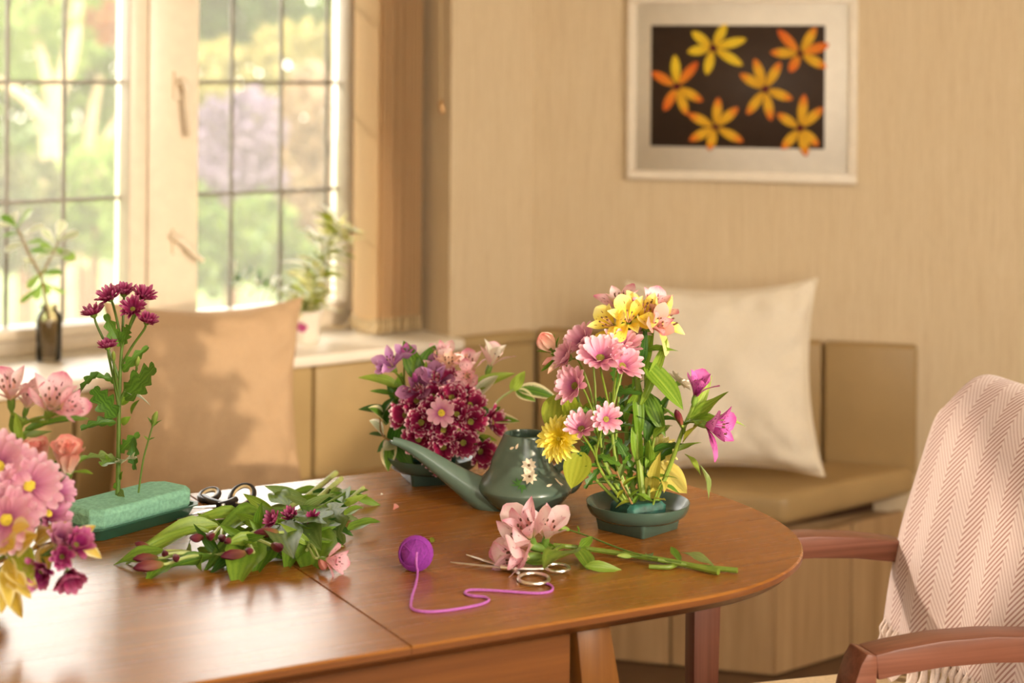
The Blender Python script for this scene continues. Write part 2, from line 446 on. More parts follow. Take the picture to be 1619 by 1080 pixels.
# ------------------------------------------------------------------ mesh builder
class B:
    def __init__(s):
        s.v, s.f, s.uv, s.mi = [], [], {}, []
    def add(s, verts, faces, uvs=None, mi=0):
        o = len(s.v)
        s.v += [tuple(p) for p in verts]
        for f in faces:
            s.f.append(tuple(i + o for i in f))
            s.mi.append(mi)
        if uvs:
            for i, u in enumerate(uvs):
                s.uv[i + o] = u
        return s
    def box(s, c, size, rot=None, mi=0):
        hx, hy, hz = [k / 2 for k in size]
        p = [V((x, y, z)) for x in (-hx, hx) for y in (-hy, hy) for z in (-hz, hz)]
        if rot is not None:
            p = [rot @ q for q in p]
        p = [q + V(c) for q in p]
        return s.add(p, [(0, 1, 3, 2), (4, 6, 7, 5), (0, 4, 5, 1), (2, 3, 7, 6), (0, 2, 6, 4), (1, 5, 7, 3)], mi=mi)
    def hexa(s, p, mi=0):
        """eight corners: four of the bottom, counter-clockwise, then the four above"""
        return s.add(p, [(3, 2, 1, 0), (4, 5, 6, 7), (0, 1, 5, 4), (1, 2, 6, 5), (2, 3, 7, 6), (3, 0, 4, 7)], mi=mi)
    def prism(s, poly, z0, z1, mi=0):
        k = len(poly)
        p = [V((x, y, z0)) for x, y in poly] + [V((x, y, z1)) for x, y in poly]
        fs = [tuple(range(k - 1, -1, -1)), tuple(range(k, 2 * k))]
        fs += [(i, (i + 1) % k, k + (i + 1) % k, k + i) for i in range(k)]
        return s.add(p, fs, mi=mi)
    def loft(s, rings, cap=True, closed=False, mi=0):
        k = len(rings[0])
        p = [q for r in rings for q in r]
        fs = []
        for j in range(len(rings) - 1):
            for i in range(k):
                a, b2 = j * k + i, j * k + (i + 1) % k
                fs.append((a, b2, b2 + k, a + k))
        if cap:
            fs.append(tuple(range(k - 1, -1, -1)))
            fs.append(tuple(range((len(rings) - 1) * k, len(rings) * k)))
        uv = [(i / k, j / max(1, len(rings) - 1)) for j in range(len(rings)) for i in range(k)]
        return s.add(p, fs, uv, mi=mi)
    def tube(s, pts, rad, k=8, cap=True, mi=0):
        pts = [V(p) for p in pts]
        if not hasattr(rad, '__len__'):
            rad = [rad] * len(pts)
        rings = []
        up = None
        for i, p in enumerate(pts):
            d = (pts[min(i + 1, len(pts) - 1)] - pts[max(i - 1, 0)])
            d = d.normalized() if d.length > 1e-9 else V((0, 0, 1))
            if up is None:
                up = V((0, 0, 1)) if abs(d.z) < 0.9 else V((1, 0, 0))
            x = d.cross(up).normalized()
            up = x.cross(d).normalized()
            rings.append([p + (x * math.cos(a) + up * math.sin(a)) * rad[i] for a in [2 * PI * j / k for j in range(k)]])
        return s.loft(rings, cap, mi=mi)
    def lathe(s, prof, k=32, c=(0, 0, 0), mi=0, cap=False):
        rings = [[V(c) + V((r * math.cos(2 * PI * j / k), r * math.sin(2 * PI * j / k), z)) for j in range(k)] for r, z in prof]
        return s.loft(rings, cap, mi=mi)
    def mesh(s, name, mats, smooth=True, bevel=0.0, seg=2, angle=35):
        me = bpy.data.meshes.new(name)
        me.from_pydata(s.v, [], s.f)
        if s.uv:
            ul = me.uv_layers.new(name='UVMap')
            for l in me.loops:
                ul.data[l.index].uv = s.uv.get(l.vertex_index, (0, 0))
        if any(s.mi):
            me.polygons.foreach_set('material_index', s.mi)
        for m_ in (mats if isinstance(mats, (list, tuple)) else [mats]):
            me.materials.append(M[m_])
        bm = bmesh.new()
        bm.from_mesh(me)
        bmesh.ops.recalc_face_normals(bm, faces=bm.faces)
        if bevel:
            es = [e for e in bm.edges if len(e.link_faces) == 2 and e.calc_face_angle(0) > math.radians(angle)]
            bmesh.ops.bevel(bm, geom=es, offset=bevel, segments=seg, profile=0.5, affect='EDGES')
        for e in bm.edges:
            e.smooth = not (len(e.link_faces) == 2 and e.calc_face_angle(0) > math.radians(42))
        bm.to_mesh(me)
        bm.free()
        if smooth:
            me.polygons.foreach_set('use_smooth', [True] * len(me.polygons))
        return me
    def build(s, name, mats, parent=None, smooth=True, bevel=0.0, seg=2, local=False):
        """world-space vertices unless local; a child is re-expressed in its parent's frame"""
        if parent is not None and not local:
            inv = wmat(parent).inverted()
            s.v = [tuple(inv @ V(p)) for p in s.v]
        return link(name, s.mesh(name, mats, smooth, bevel, seg), parent)

WM = {}
def wmat(o):
    m_ = o.matrix_basis.copy()
    while o.parent is not None:
        o = o.parent
        m_ = o.matrix_basis @ m_
    return m_
def link(name, me, parent=None, mat=None):
    o = bpy.data.objects.new(name, me)
    C.objects.link(o)
    if parent is not None:
        o.parent = parent
    if mat is not None:
        o.matrix_basis = mat
    return o
def tag(o, label=None, cat=None, group=None, kind=None):
    if label: o['label'] = label
    if cat: o['category'] = cat
    if group: o['group'] = group
    if kind: o['kind'] = kind
    return o
def thing(name, label, cat, loc, rotz=0.0, group=None):
    o = bpy.data.objects.new(name, None)
    o.empty_display_size = 0.05
    C.objects.link(o)
    o.matrix_basis = Matrix.Translation(V(loc)) @ Matrix.Rotation(rotz, 4, 'Z')
    return tag(o, label, cat, group)
def struct(name, b, mat, smooth=False, bevel=0.0, parent=None):
    o = b.build(name, mat, parent, smooth, bevel)
    if parent is None:
        tag(o, kind='structure')
    return o
def smoothpath(pts, k=6):
    """Catmull-Rom through the points"""
    P = [V(p) for p in pts]
    if len(P) < 3:
        return [P[0].lerp(P[-1], i / k) for i in range(k + 1)]
    P = [P[0] * 2 - P[1]] + P + [P[-1] * 2 - P[-2]]
    out = []
    for i in range(1, len(P) - 2):
        a, b_, c, d = P[i - 1:i + 3]
        for j in range(k):
            t = j / k
            out.append(0.5 * ((2 * b_) + (c - a) * t + (2 * a - 5 * b_ + 4 * c - d) * t * t + (3 * b_ - a - 3 * c + d) * t ** 3))
    out.append(P[-2])
    return out
def frame(y, zhint):
    y = y.normalized()
    z = V(zhint) - y * y.dot(V(zhint))
    if z.length < 1e-4:
        z = V((0.3, 0.2, 1)) - y * y.dot(V((0.3, 0.2, 1)))
    z.normalize()
    x = y.cross(z)
    return Matrix((x, y, z)).transposed().to_4x4()

# ------------------------------------------------------------------ the room
COR = V((0.06, 4.87, 0))                         # corner where the window wall meets the picture wall
WE = V((-0.799, -0.601, 0)).normalized()         # along the window wall, leftwards
WN = V((-WE.y * -1, -WE.x, 0))                   # outwards
WN = V((-0.601, 0.799, 0)).normalized()
PE = V((0.966, -0.258, 0)).normalized()          # along the picture wall, rightwards
PN = V((PE.y, -PE.x, 0)) * -1                    # outwards (away from the room)
if PN.y < 0: PN = -PN
WD = 0.36                                        # depth of the window recess
SILL = 0.754
HEAD = 2.16
CEIL = 2.45
def W(s, d, z): return COR + WE * s + WN * d + V((0, 0, z))
def P(s, d, z): return COR + PE * s + PN * d + V((0, 0, z))
def spx(px, py, d):
    q = on_plane(px, py, W(0, d, 0), WN)
    return (q - COR).dot(WE), q.z
def ppx(px, py, d=0.0):
    q = on_plane(px, py, P(0, d, 0), PN)
    return (q - COR).dot(PE), q.z
def wbox(b, s0, s1, d0, d1, z0, z1, mi=0):
    return b.hexa([W(s0, d0, z0), W(s1, d0, z0), W(s1, d1, z0), W(s0, d1, z0), W(s0, d0, z1), W(s1, d0, z1), W(s1, d1, z1), W(s0, d1, z1)], mi)
def pbox(b, s0, s1, d0, d1, z0, z1, mi=0):
    return b.hexa([P(s0, d0, z0), P(s1, d0, z0), P(s1, d1, z0), P(s0, d1, z0), P(s0, d0, z1), P(s1, d0, z1), P(s1, d1, z1), P(s0, d1, z1)], mi)

S_R = spx(712, 300, 0)[0]                        # right edge of the recess
S_L = 2.02
S_END = 2.5
WT = WD + 0.08
b = B()
wbox(b, -0.02, S_R, 0, WT, 0, CEIL)
wbox(b, S_R, S_L, 0, WT, 0, SILL - 0.03)
wbox(b, S_R, S_L, 0, WT, HEAD, CEIL)
wbox(b, S_L, S_END, 0, WT, 0, CEIL)
struct('wall_left', b, 'wallpaper')
PLEN = 2.6
b = B()
pbox(b, -0.02, PLEN, 0, 0.15, 0, CEIL)
struct('wall_back', b, 'wallpaper')
RW = P(PLEN, 0, 0)
LW = W(S_END, 0, 0)
YB = -1.3
# right-hand wall and the wall behind the camera, unseen openings added for skylight
b = B()
def ybox(b, x0, x1, y0, y1, z0, z1): return b.box(((x0 + x1) / 2, (y0 + y1) / 2, (z0 + z1) / 2), (abs(x1 - x0), abs(y1 - y0), abs(z1 - z0)))
RWY0, RWY1, RWZ0, RWZ1 = -0.75, 0.75, 0.9, 2.35
ybox(b, RW.x, RW.x + 0.12, YB, RWY0, 0, CEIL); ybox(b, RW.x, RW.x + 0.12, RWY1, RW.y + 0.1, 0, CEIL)
ybox(b, RW.x, RW.x + 0.12, RWY0, RWY1, 0, RWZ0); ybox(b, RW.x, RW.x + 0.12, RWY0, RWY1, RWZ1, CEIL)
struct('wall_right', b, 'wallpaper')
b = B()
FX0, FX1 = -0.4, 1.8
ybox(b, LW.x - 0.15, FX0, YB - 0.12, YB, 0, CEIL); ybox(b, FX1, RW.x + 0.12, YB - 0.12, YB, 0, CEIL)
ybox(b, FX0, FX1, YB - 0.12, YB, 0, 0.9); ybox(b, FX0, FX1, YB - 0.12, YB, 2.2, CEIL)
struct('wall_front', b, 'wallpaper')
b = B()
ybox(b, LW.x - 0.14, LW.x, YB, LW.y, 0, CEIL)
struct('wall_side', b, 'wallpaper')
b = B(); b.prism([(RW.x + 0.12, YB - 0.12), (RW.x + 0.12, RW.y + 0.2), (COR.x + 0.1, COR.y + 0.6), (LW.x - 0.5, LW.y + 0.4), (LW.x - 0.5, YB - 0.12)], -0.06, 0.0)
struct('floor', b, 'floor_dark')
b = B(); b.prism([(RW.x + 0.12, YB - 0.12), (RW.x + 0.12, RW.y + 0.2), (COR.x + 0.1, COR.y + 0.6), (LW.x - 0.5, LW.y + 0.4), (LW.x - 0.5, YB - 0.12)], CEIL, CEIL + 0.06)
struct('ceiling', b, 'ceiling_paint')
# sill board
b = B(); wbox(b, S_R, S_L, -0.075, WD + 0.02, SILL - 0.03, SILL)
struct('trim_1', b, 'sill_paint_lit', True, 0.008)

# window: outer frame, two casements with leaded panes
win = tag(bpy.data.objects.new('window_1', None), kind='structure'); C.objects.link(win)
win.matrix_basis = Matrix.Translation(W(1.2, WD, SILL))
GD = WD + 0.02                                    # glass plane
gl_l_r = spx(188, 300, GD)[0]
gl_r_l = spx(296, 300, GD)[0]
gl_r_r = spx(531, 300, GD)[0]
mid = spx(227, 300, WD - 0.02)[0]
zb = spx(100, 509, GD)[1]
zr1 = spx(100, 130, GD)[1]
zr2 = spx(100, 316, GD)[1]
dz = zr1 - zr2
ztop = HEAD - 0.09
rows = [zb, zr2, zr1, zr1 + dz, ztop]
rows = [z for z in rows if z <= ztop + 1e-4]
b = B()
wbox(b, S_R, S_L, WD - 0.03, WD + 0.06, SILL, SILL + 0.035)
wbox(b, S_R, S_L, WD - 0.03, WD + 0.06, HEAD - 0.03, HEAD)
wbox(b, S_R, S_R + 0.05, WD - 0.03, WD + 0.06, SILL + 0.035, HEAD - 0.03)
wbox(b, S_L - 0.05, S_L, WD - 0.03, WD + 0.06, SILL + 0.035, HEAD - 0.03)
wbox(b, mid - 0.022, mid + 0.022, WD - 0.012, WD + 0.06, SILL + 0.035, HEAD - 0.03)
b.build('window_frame', 'white_paint', win, True, 0.004)
def casement(sr, sl, gr, gl, bars):
    b = B()
    z0, z1 = SILL + 0.037, HEAD - 0.032
    d0, d1 = WD - 0.045, WD + 0.045
    wbox(b, sr, gr, d0, d1, z0, z1); wbox(b, gl, sl, d0, d1, z0, z1)
    wbox(b, gr, gl, d0, d1, z0, zb); wbox(b, gr, gl, d0, d1, ztop, z1)
    c = b.build('casement_frame', 'white_paint', win, True, 0.005)
    xs = [gr] + bars + [gl]
    for i in range(len(xs) - 1):
        for j in range(len(rows) - 1):
            p = B(); wbox(p, xs[i] + 0.001, xs[i + 1] - 0.001, GD - 0.002, GD + 0.002, rows[j] + 0.001, rows[j + 1] - 0.001)
            p.build('pane', 'window_glass', win, False)
    for x in bars:
        p = B(); wbox(p, x - 0.0048, x + 0.0048, GD - 0.005, GD + 0.005, zb, ztop); p.build('lead_came', 'lead', win, True, 0.002, 1)
    for z in rows[1:-1]:
        p = B(); wbox(p, gr, gl, GD - 0.006, GD + 0.006, z - 0.0048, z + 0.0048); p.build('lead_came', 'lead', win, True, 0.002, 1)
    return c
bl = [spx(x, 300, GD)[0] for x in (100, 10, -82)]
br = [spx(x, 300, GD)[0] for x in (515, 443, 365)]
casement(mid + 0.002, S_L - 0.052, gl_l_r, min(S_L - 0.12, spx(-175, 300, GD)[0]), bl)
casement(S_R + 0.052, mid - 0.002, gl_r_r, gl_r_l, br)
# handle and stay on the right casement
hs, hz = spx(284, 130, WD - 0.06)
b = B()
wbox(b, hs - 0.012, hs + 0.012, WD - 0.058, WD - 0.045, hz - 0.045, hz + 0.03)
b.tube(smoothpath([W(hs, WD - 0.055, hz), W(hs, WD - 0.085, hz), W(hs - 0.008, WD - 0.092, hz - 0.03), W(hs - 0.022, WD - 0.088, hz - 0.14)]), [0.011] * 6 + [0.010] * 6 + [0.008] * 7, 10)
b.build('window_handle', 'white_paint', win, True)
hs, hz = spx(282, 380, WD - 0.06)
b = B()
wbox(b, hs - 0.012, hs + 0.012, WD - 0.058, WD - 0.045, hz - 0.035, hz + 0.03)
b.tube(smoothpath([W(hs + 0.015, WD - 0.055, hz + 0.012), W(hs, WD - 0.08, hz), W(hs - 0.04, WD - 0.085, hz - 0.04), W(hs - 0.06, WD - 0.082, hz - 0.055)]), [0.010] * 6 + [0.009] * 6 + [0.006] * 7, 10)
b.build('window_catch', 'white_paint', win, True)

# vertical blind drawn aside
bt = thing('vertical_blind', 'beige vertical blind drawn into a stack at the right of the window', 'blind', W(S_R + 0.2, WD * 0.55, SILL))
s_a = spx(660, 300, 0.10)[0]
s_b = spx(594, 300, 0.10)[0]
nv = 14
b = B(); wbox(b, S_R + 0.01, S_L - 0.05, 0.13, 0.18, HEAD - 0.04, HEAD - 0.002)
b.build('head_rail', 'white_paint', bt, True, 0.004)
vz0 = spx(620, 505, 0.10)[1]
for i in range(nv):
    s0 = s_a + (s_b - s_a) * i / (nv - 1)
    skew = random.uniform(-0.007, 0.007)
    d0 = 0.085 + random.uniform(-0.006, 0.006)
    b = B()
    ring = []
    for j in range(5):
        t = j / 4
        ring.append((s0 + skew * t + 0.006 * math.sin(PI * t), d0 + 0.127 * t))
    vs, fs = [], []
    for z in (vz0, HEAD - 0.045):
        for s_, d_ in ring: vs.append(W(s_ - 0.0006, d_, z))
        for s_, d_ in reversed(ring): vs.append(W(s_ + 0.0006, d_, z))
    fs = [(k, (k + 1) % 10, 10 + (k + 1) % 10, 10 + k) for k in range(10)]
    b.add(vs, fs)
    sl = b.build('vane', 'blind_fabric', bt, False)
    w_ = B(); wbox(w_, s0 - 0.0025, s0 + 0.0025, d0 - 0.001, d0 + 0.128, vz0 - 0.034, vz0 + 0.006)
    w_.build('vane_weight', 'cord', sl, True, 0.001, 1)
b = B()
for d_ in (0.082, 0.216):
    pts = []
    for i in range(nv - 1):
        s0, s1 = [s_a + (s_b - s_a) * k / (nv - 1) for k in (i, i + 1)]
        pts += [W(s0, d_, vz0 - 0.006), W((s0 + s1) / 2, d_, vz0 - 0.016)]
    pts += [W(s_b, d_, vz0 - 0.006), W(s_b + 0.03, d_, vz0 - 0.03), W(s_b + 0.07, d_, vz0 - 0.02)]
    b.tube(pts, 0.0016, 6)
b.build('bead_chain', 'cream_plastic', bt, True)
# pull cord at the wall edge
ct = thing('pull_cord', 'thin beige pull cord with a small toggle beside the window recess', 'cord', W(S_R - 0.01, -0.012, 1.4))
ks, kz = spx(697, 160, -0.012)
b = B(); b.tube([W(ks + 0.012, -0.012, CEIL - 0.02), W(ks + 0.008, -0.012, (CEIL + kz) / 2), W(ks, -0.012, kz)], 0.0022, 6); b.build('string', 'cord', ct)
b = B(); b.tube([W(ks, -0.012, kz + 0.004), W(ks, -0.012, kz - 0.006), W(ks - 0.003, -0.014, kz - 0.028), W(ks - 0.003, -0.014, kz - 0.034)], [0.003, 0.007, 0.009, 0.004], 10); b.build('toggle', 'brass', ct)
b = B(); wbox(b, S_R - 0.02, S_R - 0.002, -0.008, 0.0, CEIL - 0.06, CEIL - 0.02); b.build('cord_cleat', 'brass', ct)

# framed picture on the back wall
pt = thing('framed_picture', 'white framed picture of six yellow and orange petal flowers on dark ground', 'picture', P(*[(ppx(1173, 140)[0])], -0.01, ppx(1173, 140)[1]))
pl, _ = ppx(991, 140, -0.03); pr, _ = ppx(1355, 140, -0.03)
zb_ = (ppx(991, 284, -0.03)[1] + ppx(1355, 291, -0.03)[1]) / 2
zt_ = ppx(1173, -9, -0.03)[1]
fw = 0.024
b = B()
pbox(b, pl, pr, -0.027, -0.002, zt_ - fw, zt_); pbox(b, pl, pr, -0.027, -0.002, zb_, zb_ + fw)
pbox(b, pl, pl + fw, -0.027, -0.002, zb_ + fw, zt_ - fw); pbox(b, pr - fw, pr, -0.027, -0.002, zb_ + fw, zt_ - fw)
b.build('picture_frame', 'frame_white', pt, True, 0.003)
b = B(); pbox(b, pl + fw, pr - fw, -0.020, -0.012, zb_ + fw, zt_ - fw); b.build('mount_board', 'mat_board', pt)
kl, kt = ppx(1030, 40, -0.022); kr, kb = ppx(1303, 236, -0.022)
b = B(); pbox(b, kl, kr, -0.0225, -0.020, kb, kt); b.build('dark_card', 'black_board', pt)
def art_petal_mesh(mat):
    b = B()
    vs, uv = [], []
    k = 10
    for j in range(k + 1):
        t = j / k
        w_ = 0.5 * math.sin(PI * min(1, 0.05 + t * 0.95) ** 1.05) ** 0.58
        for x in (-1, 0, 1):
            vs.append(V((x * w_, t, 0.06 * (1 - abs(x)) * math.sin(PI * t)))); uv.append(((x + 1) / 2, t))
    fs = [(j * 3 + i, j * 3 + i + 1, j * 3 + i + 4, j * 3 + i + 3) for j in range(k) for i in range(2)]
    b.add(vs, fs, uv)
    return b.mesh('art_petal', mat)
apm = {k: art_petal_mesh(k) for k in ('art_yellow', 'art_gold', 'art_orange')}
ART = [  # centre, tips with colour (pixels of the photograph)
    ((1127, 76), [((1094, 50), 'y'), ((1148, 38), 'y'), ((1180, 62), 'y'), ((1174, 103), 'y'), ((1117, 118), 'y'), ((1087, 82), 'y')], 'art_centre'),
    ((1265, 85), [((1230, 47), 'o'), ((1290, 43), 'g'), ((1311, 70), 'o'), ((1307, 107), 'g'), ((1249, 114), 'o'), ((1218, 83), 'g')], 'art_centre_dark'),
    ((1070, 137), [((1067, 87), 'y'), ((1103, 98), 'o'), ((1111, 160), 'g'), ((1086, 182), 'g'), ((1050, 175), 'o'), ((1030, 114), 'o')], 'art_centre'),
    ((1210, 141), [((1193, 93), 'g'), ((1234, 98), 'g'), ((1253, 157), 'g'), ((1219, 191), 'g'), ((1181, 181), 'g'), ((1170, 117), 'g')], 'art_centre'),
    ((1131, 201), [((1136, 154), 'g'), ((1167, 170), 'g'), ((1175, 224), 'g'), ((1121, 238), 'g'), ((1090, 222), 'g'), ((1088, 180), 'g')], 'art_centre_dark'),
    ((1265, 203), [((1272, 149), 'g'), ((1301, 170), 'g'), ((1294, 230), 'g'), ((1275, 247), 'g'), ((1236, 236), 'g'), ((1229, 180), 'g')], 'art_centre'),
]
for (cx, cy), tips, cm in ART:
    s0, z0 = ppx(cx, cy, -0.024)
    b = B(); q0 = P(s0, -0.0245, z0)
    b.lathe([(0.001, 0.004), (0.008, 0.003), (0.010, 0.0)], 10, mi=0)
    rot = frame(V((0, 0, 1)), -PN)
    b.v = [tuple(Matrix.Translation(q0) @ rot @ V(p)) for p in b.v]
    ctr = b.build('pressed_flower', cm, pt)
    for (tx, ty), k in tips:
        s1, z1 = ppx(tx, ty, -0.024)
        q1 = P(s1, -0.0245, z1)
        d = q1 - q0
        L = d.length
        mt = Matrix.Translation(q0 + d * 0.13) @ frame(d, -PN) @ Matrix.Diagonal((0.0255, L * 0.88, L * 0.2, 1))
        link('pressed_petal', apm[{'y': 'art_yellow', 'g': 'art_gold', 'o': 'art_orange'}[k]], ctr, wmat(ctr).inverted() @ mt)

# ------------------------------------------------------------------ built-in corner bench
SD = 0.48                                        # seat depth
SZ = 0.45
bench = thing('corner_bench', 'tan vinyl corner bench with pale wood base built along two walls', 'bench', COR + V((0.2, -0.3, 0)))
def isect(p, d, q, e):
    # p + a d = q + b e (2-D)
    det = d.x * -e.y + e.x * d.y
    r = q - p
    a = (r.x * -e.y + e.x * r.y) / det
    return p + d * a
def inner(off):
    return isect(COR - WN * off, WE, COR - PN * off, PE)
I_SD = inner(SD)
end_b = on_plane(1450, 700, P(0, -0.07, 0), PN); end_b = P((end_b - COR).dot(PE), 0, 0)
end_f = P((on(1244, 826, 0.385) - COR).dot(PE), -SD, 0)
end_f.z = 0
LE = 2.45
def wedge_poly(off_f, off_b, shrink=0.0):
    return None
# seat cushions: one along each wall, mitred in the corner
Ib = inner(0.06)
def flat(v): return (v.x, v.y)
mit = (I_SD - Ib).normalized()
gap = 0.004
b = B(); b.prism([flat(W(LE, -0.06, 0)), flat(W(LE, -SD, 0)), flat(I_SD + WE * gap), flat(Ib + WE * gap)], SZ - 0.075, SZ)
b.build('seat_cushion', 'vinyl', bench, True, 0.022, 4)
b = B(); b.prism([flat(Ib + PE * gap), flat(I_SD + PE * gap), flat(end_f), flat(end_b - PN * 0.06)], SZ - 0.075, SZ)
b.build('seat_cushion', 'vinyl', bench, True, 0.022, 4)
# back panels
BZ = 0.757
pan = [spx(x, 640, -0.06)[0] for x in (859, 497, 120)]
ib = inner(0.0)
edges = [(inner(0.06) - COR).dot(WE), spx(497, 640, -0.06)[0], spx(120, 640, -0.06)[0], LE]
for i in range(3):
    b = B(); s0, s1 = edges[i] + 0.003, edges[i + 1] - 0.003
    wbox(b, s0, s1, -0.06, -0.002, SZ - 0.03, min(BZ, SILL - 0.032) if i else SILL - 0.034)
    b.build('back_panel', 'vinyl_light', bench, True, 0.010, 3)
b = B(); wbox(b, 0.02, S_R - 0.002, -0.055, -0.002, SILL - 0.034, SILL - 0.004); b.build('back_capping', 'vinyl_light', bench, True, 0.008, 3)
e0 = (inner(0.06) - COR).dot(PE)
e1 = ppx(1300, 640, -0.06)[0]; e2 = (end_b - COR).dot(PE)
for s0, s1 in ((e0, e1), (e1, e2)):
    b = B(); pbox(b, s0 + 0.003, s1 - 0.003, -0.06, -0.002, SZ - 0.03, BZ)
    b.build('back_panel', 'vinyl', bench, True, 0.010, 3)
# wooden base, set back, in panels
SB = SD - 0.035
I_B = inner(SB)
end_fb = end_f + PN * 0.03 - PE * 0.03
end_bb = end_b - PE * 0.03
b = B()
b.prism([flat(W(LE, -0.06, 0)), flat(W(LE, -SB + 0.02, 0)), flat(inner(SB - 0.02)), flat(end_fb + PN * 0.02 - PE * 0.03), flat(end_bb - PE * 0.02 - PN * 0.06), flat(Ib)], 0.012, SZ - 0.125)
b.build('base_carcass', 'laminate', bench)
b = B()
b.prism([flat(W(LE, -0.06, 0)), flat(W(LE, -SB + 0.09, 0)), flat(inner(SB - 0.09)), flat(end_fb + PN * 0.10 - PE * 0.10), flat(end_bb - PE * 0.1 - PN * 0.06), flat(Ib)], 0.0, 0.0115)
b.build('plinth', 'bark_brown', bench)
b = B()
b.prism([flat(W(LE, -0.06, 0)), flat(W(LE, -SB + 0.08, 0)), flat(inner(SB - 0.08)), flat(end_fb + PN * 0.06 - PE * 0.09), flat(end_bb - PE * 0.08 - PN * 0.06), flat(Ib)], SZ - 0.124, SZ - 0.076)
b.build('seat_support', 'bark_brown', bench)
def face_panels(a, c, cuts, z0, z1):
    d = (c - a); L = d.length; d.normalize()
    nn = V((d.y, -d.x, 0))
    if nn.y > 0 and abs(nn.y) > 0.3: nn = -nn
    cs = [0] + cuts + [L]
    for i in range(len(cs) - 1):
        p0, p1 = a + d * (cs[i] + 0.0025), a + d * (cs[i + 1] - 0.0025)
        q0, q1 = p0 - nn * 0.018, p1 - nn * 0.018
        b = B(); b.hexa([v + V((0, 0, z)) for z in (z0, z1) for v in (p0, p1, q1, q0)])
        b.build('base_panel', 'laminate', bench, True, 0.002, 1)
seam = on_plane(1060, 1040, I_B, PN)
cut1 = (seam - I_B).dot(PE)
face_panels(W(LE, -SB, 0), I_B, [0.62, 1.24, 1.8], 0.004, SZ - 0.12)
face_panels(I_B, end_fb, [max(0.05, cut1)], 0.004, SZ - 0.12)
face_panels(end_fb, end_bb - PN * 0.06, [0.28], 0.004, SZ - 0.12)

# ------------------------------------------------------------------ cushions
def pillow(name, label, cat, ctr, normal, roll, w, h, thick, mat, seed, lean):
    t = thing(name, label, cat, (ctr.x, ctr.y, SZ))
    n_ = 44
    vs, uv = [], []
    def height(a, c):
        e = max(0.0, (1 - a ** 2)) ** 0.5 * max(0.0, (1 - c ** 2)) ** 0.5
        return e ** 0.75
    def pos(a, c, sgn):
        # edges bow inwards, corners stay out as ears
        x = a * (1 - 0.13 * (1 - c * c) ** 0.9) * w / 2
        z = c * (1 - 0.12 * (1 - a * a) ** 0.9) * h / 2
        hh = height(a, c)
        wr = noise.noise(V((a * 2.1 + seed, c * 2.1, sgn))) * 0.020 * hh ** 0.5
        ed = max(abs(a), abs(c))
        wr += 0.019 * noise.noise(V((a * 6 + seed, c * 6, 3 + sgn))) * max(0, ed - 0.45) * 1.6 * (1 if hh > 0 else 0)
        # creases running in from the corners
        cr = abs(abs(a) - abs(c))
        wr -= 0.016 * math.exp(-(cr / 0.12) ** 2) * max(0, ed - 0.55) * (hh > 0)
        sag = 0.03 * hh * max(0, -c)
        return V((x, -sgn * (hh * thick / 2 + wr + sag * 0.6), z))
    def grid(sgn):
        g = []
        for j in range(n_ + 1):
            for i in range(n_ + 1):
                a = math.sin((i / n_ - 0.5) * PI); c = math.sin((j / n_ - 0.5) * PI)
                g.append(pos(a, c, sgn))
        return g
    b = B()
    fs = [(j * (n_ + 1) + i, j * (n_ + 1) + i + 1, (j + 1) * (n_ + 1) + i + 1, (j + 1) * (n_ + 1) + i) for j in range(n_) for i in range(n_)]
    rot = frame(-normal, V((0, 0, 1)))            # local y runs away from the room
    rot = Matrix.Rotation(0, 4, 'Z') @ rot
    tilt = Matrix.Rotation(lean, 4, rot.col[0].to_3d())
    mt = Matrix.Translation(ctr) @ tilt @ rot @ Matrix.Rotation(roll, 4, 'Y')
    front, back = grid(1), grid(-1)
    b.add([mt @ p for p in front], fs)
    b.add([mt @ p for p in back], [tuple(reversed(f)) for f in fs])
    me_o = b.build('cushion_cover', mat, t, True)
    bm = bmesh.new(); bm.from_mesh(me_o.data); bmesh.ops.remove_doubles(bm, verts=bm.verts, dist=0.0005)
    bmesh.ops.recalc_face_normals(bm, faces=bm.faces); bm.to_mesh(me_o.data); bm.free()
    for p in me_o.data.polygons: p.use_smooth = True
    ring = []
    for i in range(n_ + 1): ring.append(pos(math.sin((i / n_ - 0.5) * PI), -1, 0))
    for i in range(1, n_ + 1): ring.append(pos(1, math.sin((i / n_ - 0.5) * PI), 0))
    for i in range(1, n_ + 1): ring.append(pos(math.sin((0.5 - i / n_) * PI), 1, 0))
    for i in range(1, n_): ring.append(pos(-1, math.sin((0.5 - i / n_) * PI), 0))
    b = B(); b.tube([mt @ p for p in ring] + [mt @ ring[0]], 0.004, 6, False)
    b.build('seam', mat, t, True)
    return t
pillow('cushion', 'tan linen cushion leaning by the window with leaf shadows on it', 'cushion', V((-0.693, 4.012, 0.690)), V((0.42, -0.9, 0)).normalized(), 0.03, 0.465, 0.485, 0.16, 'cushion_tan', 1.3, -0.20)
pillow('cushion', 'cream linen cushion leaning in the bench corner behind the tall flowers', 'cushion', at(1143, 596, 4.43), V((-0.2, -0.97, 0)).normalized(), -0.05, 0.485, 0.485, 0.16, 'cushion_cream', 5.1, -0.20)

